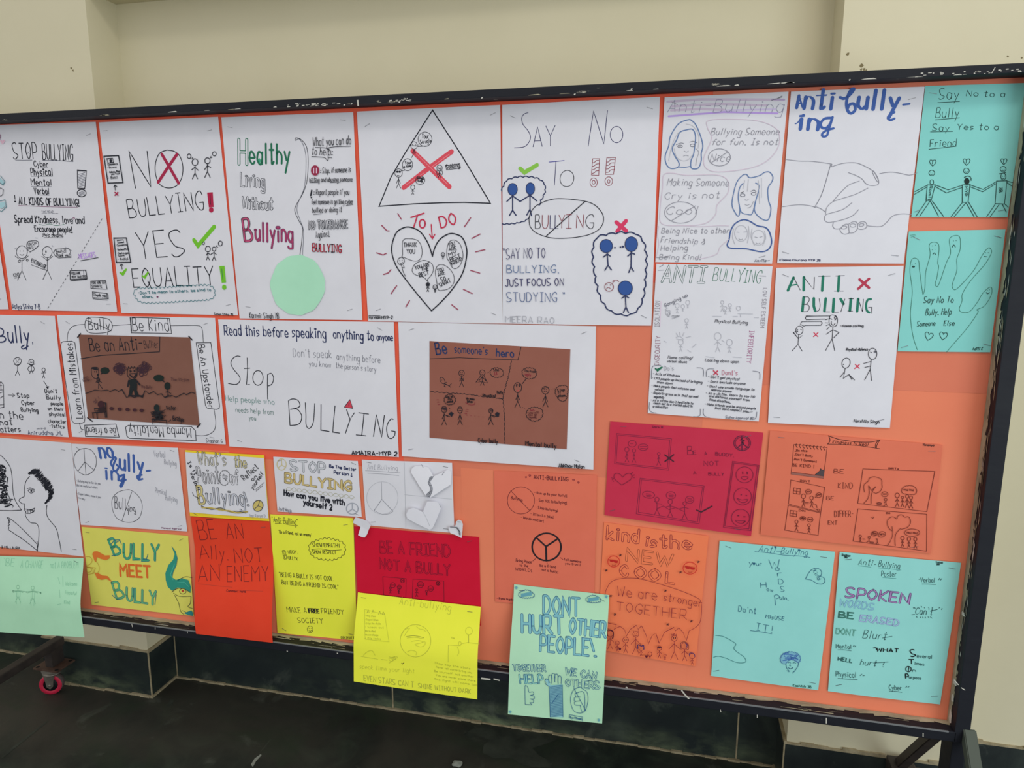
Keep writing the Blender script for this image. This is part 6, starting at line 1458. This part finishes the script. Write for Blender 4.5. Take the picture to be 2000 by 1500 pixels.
p = Poster('mint poster lettered DONT HURT OTHER PEOPLE! in blue, hanging below the frame', 'a3cdae', [(1004, 1141), (1190, 1162), (1176, 1413), (992, 1395)], C16, lvl=.005, drape=IB+.2, hang=.09, amp=.001, staples='ab')
DB, DF = '2c5f86', '74adb4'
p.part('heading').b('DONT', 316, 846, 514, 858, 98, 9, DB, DF, 1.8, jit=.1).b('HURT', 198, 948, 424, 956, 92, 12, DB, DF, 1.8, jit=.1).b('OTHER', 460, 952, 658, 976, 80, 10, DB, DF, 1.8, jit=.15).b('PEOPLE', 298, 1050, 564, 1078, 84, 9, DB, DF, 1.8, jit=.1).b('!', 598, 1080, 606, 1078, 92, 8, DB, DF, 1.8)
rn = random.Random(5)
for i in range(70):
    x, y = rn.uniform(200, 650), rn.uniform(770, 950)
p.part('lettering').b('TOGETHER', 150, 1160, 328, 1164, 34, 4, DB, 'a3cdae', 1.7, jit=.2).b('HELP', 188, 1230, 314, 1230, 48, 4.5, DB, '8cc8b8', 1.8, jit=.1).b('WE CAN', 438, 1182, 608, 1208, 38, 4, DB, 'a3cdae', 1.7, jit=.2).b('OTHERS', 440, 1244, 626, 1262, 40, 4.5, DB, 'a3cdae', 1.7, jit=.2)
p.part('arm_drawing').f('348 1240 422 1236 424 1418 352 1416', '86bbc0').f('325 1212 340 1204 352 1226 356 1250 340 1244', '86bbc0').hatch(352, 1240, 422, 1414, 34, 1.8, DB, 4).l('348 1244 354 1416', 2.4, DB).l('420 1238 424 1416', 2.4, DB).sm('348 1246 328 1232 326 1208 338 1206 352 1226', 2.4, DB)
for x, y in ((354, 1186), (371, 1176), (388, 1180), (406, 1190)):
    p.sm([(x-8, y+44), (x-9, y+8), (x, y-3), (x+9, y+8), (x+8, y+44)], 2.2, DB)
p.l('362 1340 400 1286', 2.4, DB)
p.part('thumb_drawing').sm('216 1346 214 1250 224 1244 232 1256 236 1278 258 1276 262 1290 244 1296 264 1300 264 1314 244 1316 262 1322 258 1336 242 1336 252 1346', 2, DB).l('216 1346 252 1348', 2, DB)
p.part('thumb_drawing').sm('516 1250 480 1270 466 1320 480 1375 512 1394 545 1382 562 1330 558 1280 530 1258', 2, DB, True).sm('492 1306 522 1304 492 1306 486 1318 492 1328 522 1326 492 1330 488 1342 496 1350 520 1350', 2, DB).sm('496 1284 540 1280 544 1376 528 1384 520 1350', 2, DB).l('484 1256 552 1384', 2.4, DB).l('496 1304 490 1288 500 1282', 2, DB)
p.part('corner_doodles').cloud('180 738 200 722 230 716 260 735 262 750 220 755 185 748', 2, DB, .4, 12).hatch(192, 728, 252, 748, 6, 1.5, '5d9cb0', 5).cloud('552 766 570 750 600 745 628 762 630 776 590 780 556 774', 2, DB, .4, 12).hatch(562, 754, 622, 774, 6, 1.5, '5d9cb0', 5)
for x, y in ((166, 700), (664, 750), (132, 1386), (622, 1432)):
    p.ls(f'{x-9} {y} {x+9} {y};{x} {y-9} {x} {y+9};{x-6} {y-7} {x+6} {y+7};{x+6} {y-7} {x-6} {y+7}', 1.4, '5f9aab')
p.l('460 1402 534 1416 530 1438', 2, DB).l('460 1402 458 1424', 2, DB).t('By: Rihaan', 464, 1422, 528, 1432, 12, 1.6, DB)

T2 = '87c5c0'
p = Poster('teal sheet titled Anti Bullying with kind heart and smiling capped face', T2, [(1405.5, 1056), (1631, 1077.5), (1598, 1348), (1389, 1320)], C20, lvl=.0024, amp=.0022)
TB = '2b5f78'
p.part('heading').t('Anti', 475, 172, 622, 186, 58, 3.4, TB, sl=.3).l('640 170 690 172', 3, TB).t('Bullying', 680, 190, 920, 208, 56, 3.4, TB, sl=.25).sm('440 176 560 185 700 206 850 215 950 228', 3, TB).heart(630, 134, 9, 3, TB, fill=TB).heart(846, 162, 8, 3, TB, fill=TB)
p.part('lettering').t('y', 388, 300, 420, 302, 52, 3, TB).t('ur', 455, 302, 505, 304, 36, 3, TB).heart(434, 286, 11, 3, TB, fill='1f4466').t('W', 576, 328, 674, 326, 84, 3, TB).t('o', 630, 350, 668, 346, 46, 3, TB).t('r', 652, 400, 690, 396, 50, 3, TB).t('D', 660, 472, 704, 472, 50, 3, TB).t('S', 680, 540, 712, 540, 52, 3, TB).t('H', 498, 505, 548, 502, 52, 3.4, TB).t('ow', 550, 530, 608, 545, 34, 3.6, TB).sm('630 665 626 600 622 575 650 570 668 590 640 606', 3.2, TB).t('ain.', 672, 612, 750, 616, 32, 3, TB).t("Do'nt", 290, 720, 450, 744, 56, 3, TB).t('MisUSE', 540, 784, 706, 806, 38, 3, TB, sl=.1).t('IT!', 450, 892, 605, 920, 70, 3, TB).l('400 896 500 908 598 926', 3, TB).t('Kashish 3B', 792, 1408, 958, 1424, 24, 2.8, '1f5a50')
p.part('heart_drawing').sm('905 425 935 370 970 335 1020 328 1052 355 1048 392 1024 398', 3, TB).sm('1024 398 1070 410 1084 445 1060 470 1010 465 960 435 905 425', 3, TB).t('Kind', 972, 352, 1020, 434, 34, 3, TB)
p.part('hand_drawing').sm('80 940 150 950 220 985 268 1020 250 1060 290 1100 340 1135 362 1175 340 1190 300 1192 250 1180 180 1150 110 1132 62 1142', 3, '2f6f72')
p.part('face_drawing').f('676 1165 690 1125 730 1098 780 1094 830 1108 858 1150 840 1188 800 1160 750 1165 720 1200 690 1190', '72a9bc').cloud('676 1165 690 1125 730 1098 780 1094 830 1108 858 1150 840 1188 800 1160 750 1165 720 1200 690 1190', 3, '3a5fa0', .25, 26).scrib('690 1110 845 1170', 26, 2, '3a5fa0', 4, .5).sm('725 1195 735 1240 760 1270', 3, TB).sm('842 1190 835 1225 800 1275', 3, TB).sm('745 1192 760 1186 772 1195', 2.6, TB).sm('790 1195 805 1188 818 1198', 2.6, TB).sm('766 1205 760 1218 772 1220', 2.6, TB).sm('748 1236 770 1246 792 1234', 5, '1f4466').ls('735 1262 756 1275;800 1268 788 1288', 2.6, TB)

p = Poster('teal sheet titled Anti-Bullying Poster reading SPOKEN WORDS, bottom right corner', T2, [(1640, 1077.6), (1877, 1099), (1836, 1375.7), (1617, 1350)], C21, lvl=.0024, amp=.0022)
TG = '2a4f52'
p.part('heading').t('Anti', 345, 194, 470, 202, 56, 2.8, TG, sl=.2).l('490 192 504 194', 3, TG).t('Bullying', 524, 210, 712, 230, 56, 2.8, TG, sl=.1).t('Poster', 552, 298, 684, 304, 52, 2.8, TG).ls('348 204 460 216;524 222 728 242;562 308 684 318', 2.4, '4b8a88')
p.part('large_lettering').b('SPOKEN', 232, 482, 790, 540, 94, 9, '56406a', '9a76a8', 3, sl=.08, jit=.15).b('WORDS', 176, 560, 478, 600, 66, 5, '6a95b4', '86bcc8', 2.4, sl=.1).b('BE', 172, 662, 298, 674, 54, 6, '2a5a52', '3f7a70', 2.6).b('ERASED', 360, 694, 700, 738, 58, 6, '7f8ab8', '98b6cc', 2.4, sl=.1).b('DONT', 150, 806, 318, 826, 52, 3.4, '2a7058', None, 2.2)
p.part('lettering').t('Blurt', 384, 846, 590, 862, 76, 2.8, TG, sl=.2).l('560 845 648 830', 2.4, TG).t('Verbal', 900, 348, 1026, 352, 44, 2.8, TG).ls('884 324 905 318;1060 330 1072 312;1075 332 1090 316;1084 594 1092 580;300 920 312 908;312 924 326 914;362 1180 380 1164;384 1180 402 1178;768 1286 780 1270;786 1284 800 1274', 2.4, TG).sm('912 366 960 366 1035 370', 2.4, TG).t("Can't", 850, 634, 1000, 642, 66, 2.8, TG, sl=.15).l('985 608 1050 590', 2.4, TG).ls('835 572 842 585;846 572 852 584;905 560 912 572;932 572 938 582;970 572 975 580;1010 570 1000 580;1062 580 1072 570;865 652 868 664;898 656 900 668;918 656 922 668;940 656 944 670;965 655 975 666;985 655 1002 670;820 638 848 634', 2.4, TG)
p.t('Mental', 150, 936, 284, 942, 42, 2.8, TG).sm('165 950 220 950 285 958', 2.4, TG).t('HELL', 166, 1044, 290, 1064, 36, 8, '2f5a58').t('hurt', 362, 1082, 500, 1094, 56, 2.8, TG, sl=.25).ls('480 1066 614 1056;580 1056 566 1088;564 1098 572 1102', 2.8, TG).t('Physical', 148, 1184, 326, 1198, 52, 2.8, TG).sm('165 1202 240 1208 340 1214', 2.4, TG).t('Cyber', 620, 1304, 730, 1308, 46, 2.8, TG).sm('620 1316 670 1318 734 1326', 2.4, TG).t('WHAT', 508, 964, 702, 972, 36, 7, '141c1e', sl=.1).sm('480 934 500 930 512 950', 6, '141c1e')
p.t('S', 812, 1010, 856, 1010, 66, 8, '141c1e').t('everal', 868, 1018, 1000, 1028, 36, 3, TG).t('T', 796, 1076, 842, 1076, 44, 7, '141c1e').t('imes', 846, 1082, 930, 1092, 32, 3, TG).e(792, 1120, 24, 24, 6, '141c1e').l('796 1100 790 1142', 6, '141c1e').t('n', 828, 1144, 856, 1144, 30, 3, TG).t('P', 768, 1204, 792, 1204, 46, 8, '141c1e').t('urpose', 798, 1202, 902, 1212, 28, 3, TG).t('Raghav', 202, 118, 276, 124, 24, 2.8, '1f3a3a').t('3B', 220, 134, 250, 136, 14, 2.6, '1f3a3a').t('Tejas', 1034, 180, 1096, 182, 16, 2.8, '1f3a3a').t('3B', 1040, 196, 1066, 196, 12, 2.6, '1f3a3a')

for q in POSTERS:
    q.finish()

# ---------------------------------------------------------------- cut-out scraps pinned beside the pencil sheet
def scrap(label, outline, lift, marks=None, bend=.004):
    q = [on_y(680+x/7.5, 890+y/7.5, -lift) for x, y in outline]
    c = sum(q, Vector())/len(q)
    n = len(q)
    vs, fs = [], []
    for layer in (0, .0006):
        for i, v in enumerate(q):
            d = (v-c).length
            vs.append((v.x-c.x, v.y-c.y-bend*(d/.02)**2*.35+layer, v.z-c.z))
    vs += [(0, 0, 0), (0, .0006, 0)]
    for i in range(n):
        j = (i+1) % n
        fs += [(2*n, j, i), (2*n+1, n+i, n+j), (i, j, n+j, n+i)]
    o = link('paper_scrap', vs, fs, [paper(WH)], None, None, False)
    o.location = c
    tag(o, label, 'paper scrap', 'white paper cut-outs pinned under the pencil sheet')
    if marks:
        mb = MB()
        for pts, w in marks:
            pr = [on_y(680+x/7.5, 890+y/7.5, -lift-.0035) for x, y in pts]
            for a, b in zip(pr, pr[1:]):
                d = (b-a).normalized(); nn = Vector((-d.z, 0, d.x))*w/2
                mb.poly([a-nn, b-nn, b+nn, a+nn], ink('55565e'))
        m_ = mb.build('pencil_marks', o, c)
        m_.location = (0, 0, 0)
    return o
scrap('folded white paper cross scrap overlapping the crimson sheet at its upper left corner', S('75 980 92 930 115 897 190 918 268 950 300 985 335 1020 300 1090 280 1150 250 1192 200 1185 150 1160 165 1100 182 1045 130 1015'), .008)
scrap('torn white paper scrap with pencil crack at the crimson sheet upper right corner', S('1470 1065 1490 1042 1550 1042 1572 1020 1580 965 1620 935 1660 950 1682 1000 1675 1100 1665 1200 1590 1165 1500 1130'), .008, [(S('1490 1045 1570 1050 1600 1070 1625 1110 1630 1150 1640 1170'), .0016), (S('1575 1045 1605 1060 1640 1120 1642 1165'), .0014), (S('1600 970 1650 975'), .0008)])

# a crumb of plaster on the floor
c = on_floor(893, 1494)
t = bmesh.new()
bmesh.ops.create_icosphere(t, subdivisions=3, radius=1.0)
rn = random.Random(4)
for v in t.verts:
    k = 1+.18*math.sin(4*v.co.x+2)*math.cos(3*v.co.y)+rn.uniform(-.03, .03)
    v.co = Vector((v.co.x*.015*k, v.co.y*.012*k, max(v.co.z, -.6)*.006*k+.0038))
m = MB(); m.merge(t, WORN)
o = m.build('plaster_crumb')
o.location = (c.x, c.y, 0)
tag(o, 'small pale lump of plaster lying on the dark floor', 'debris')
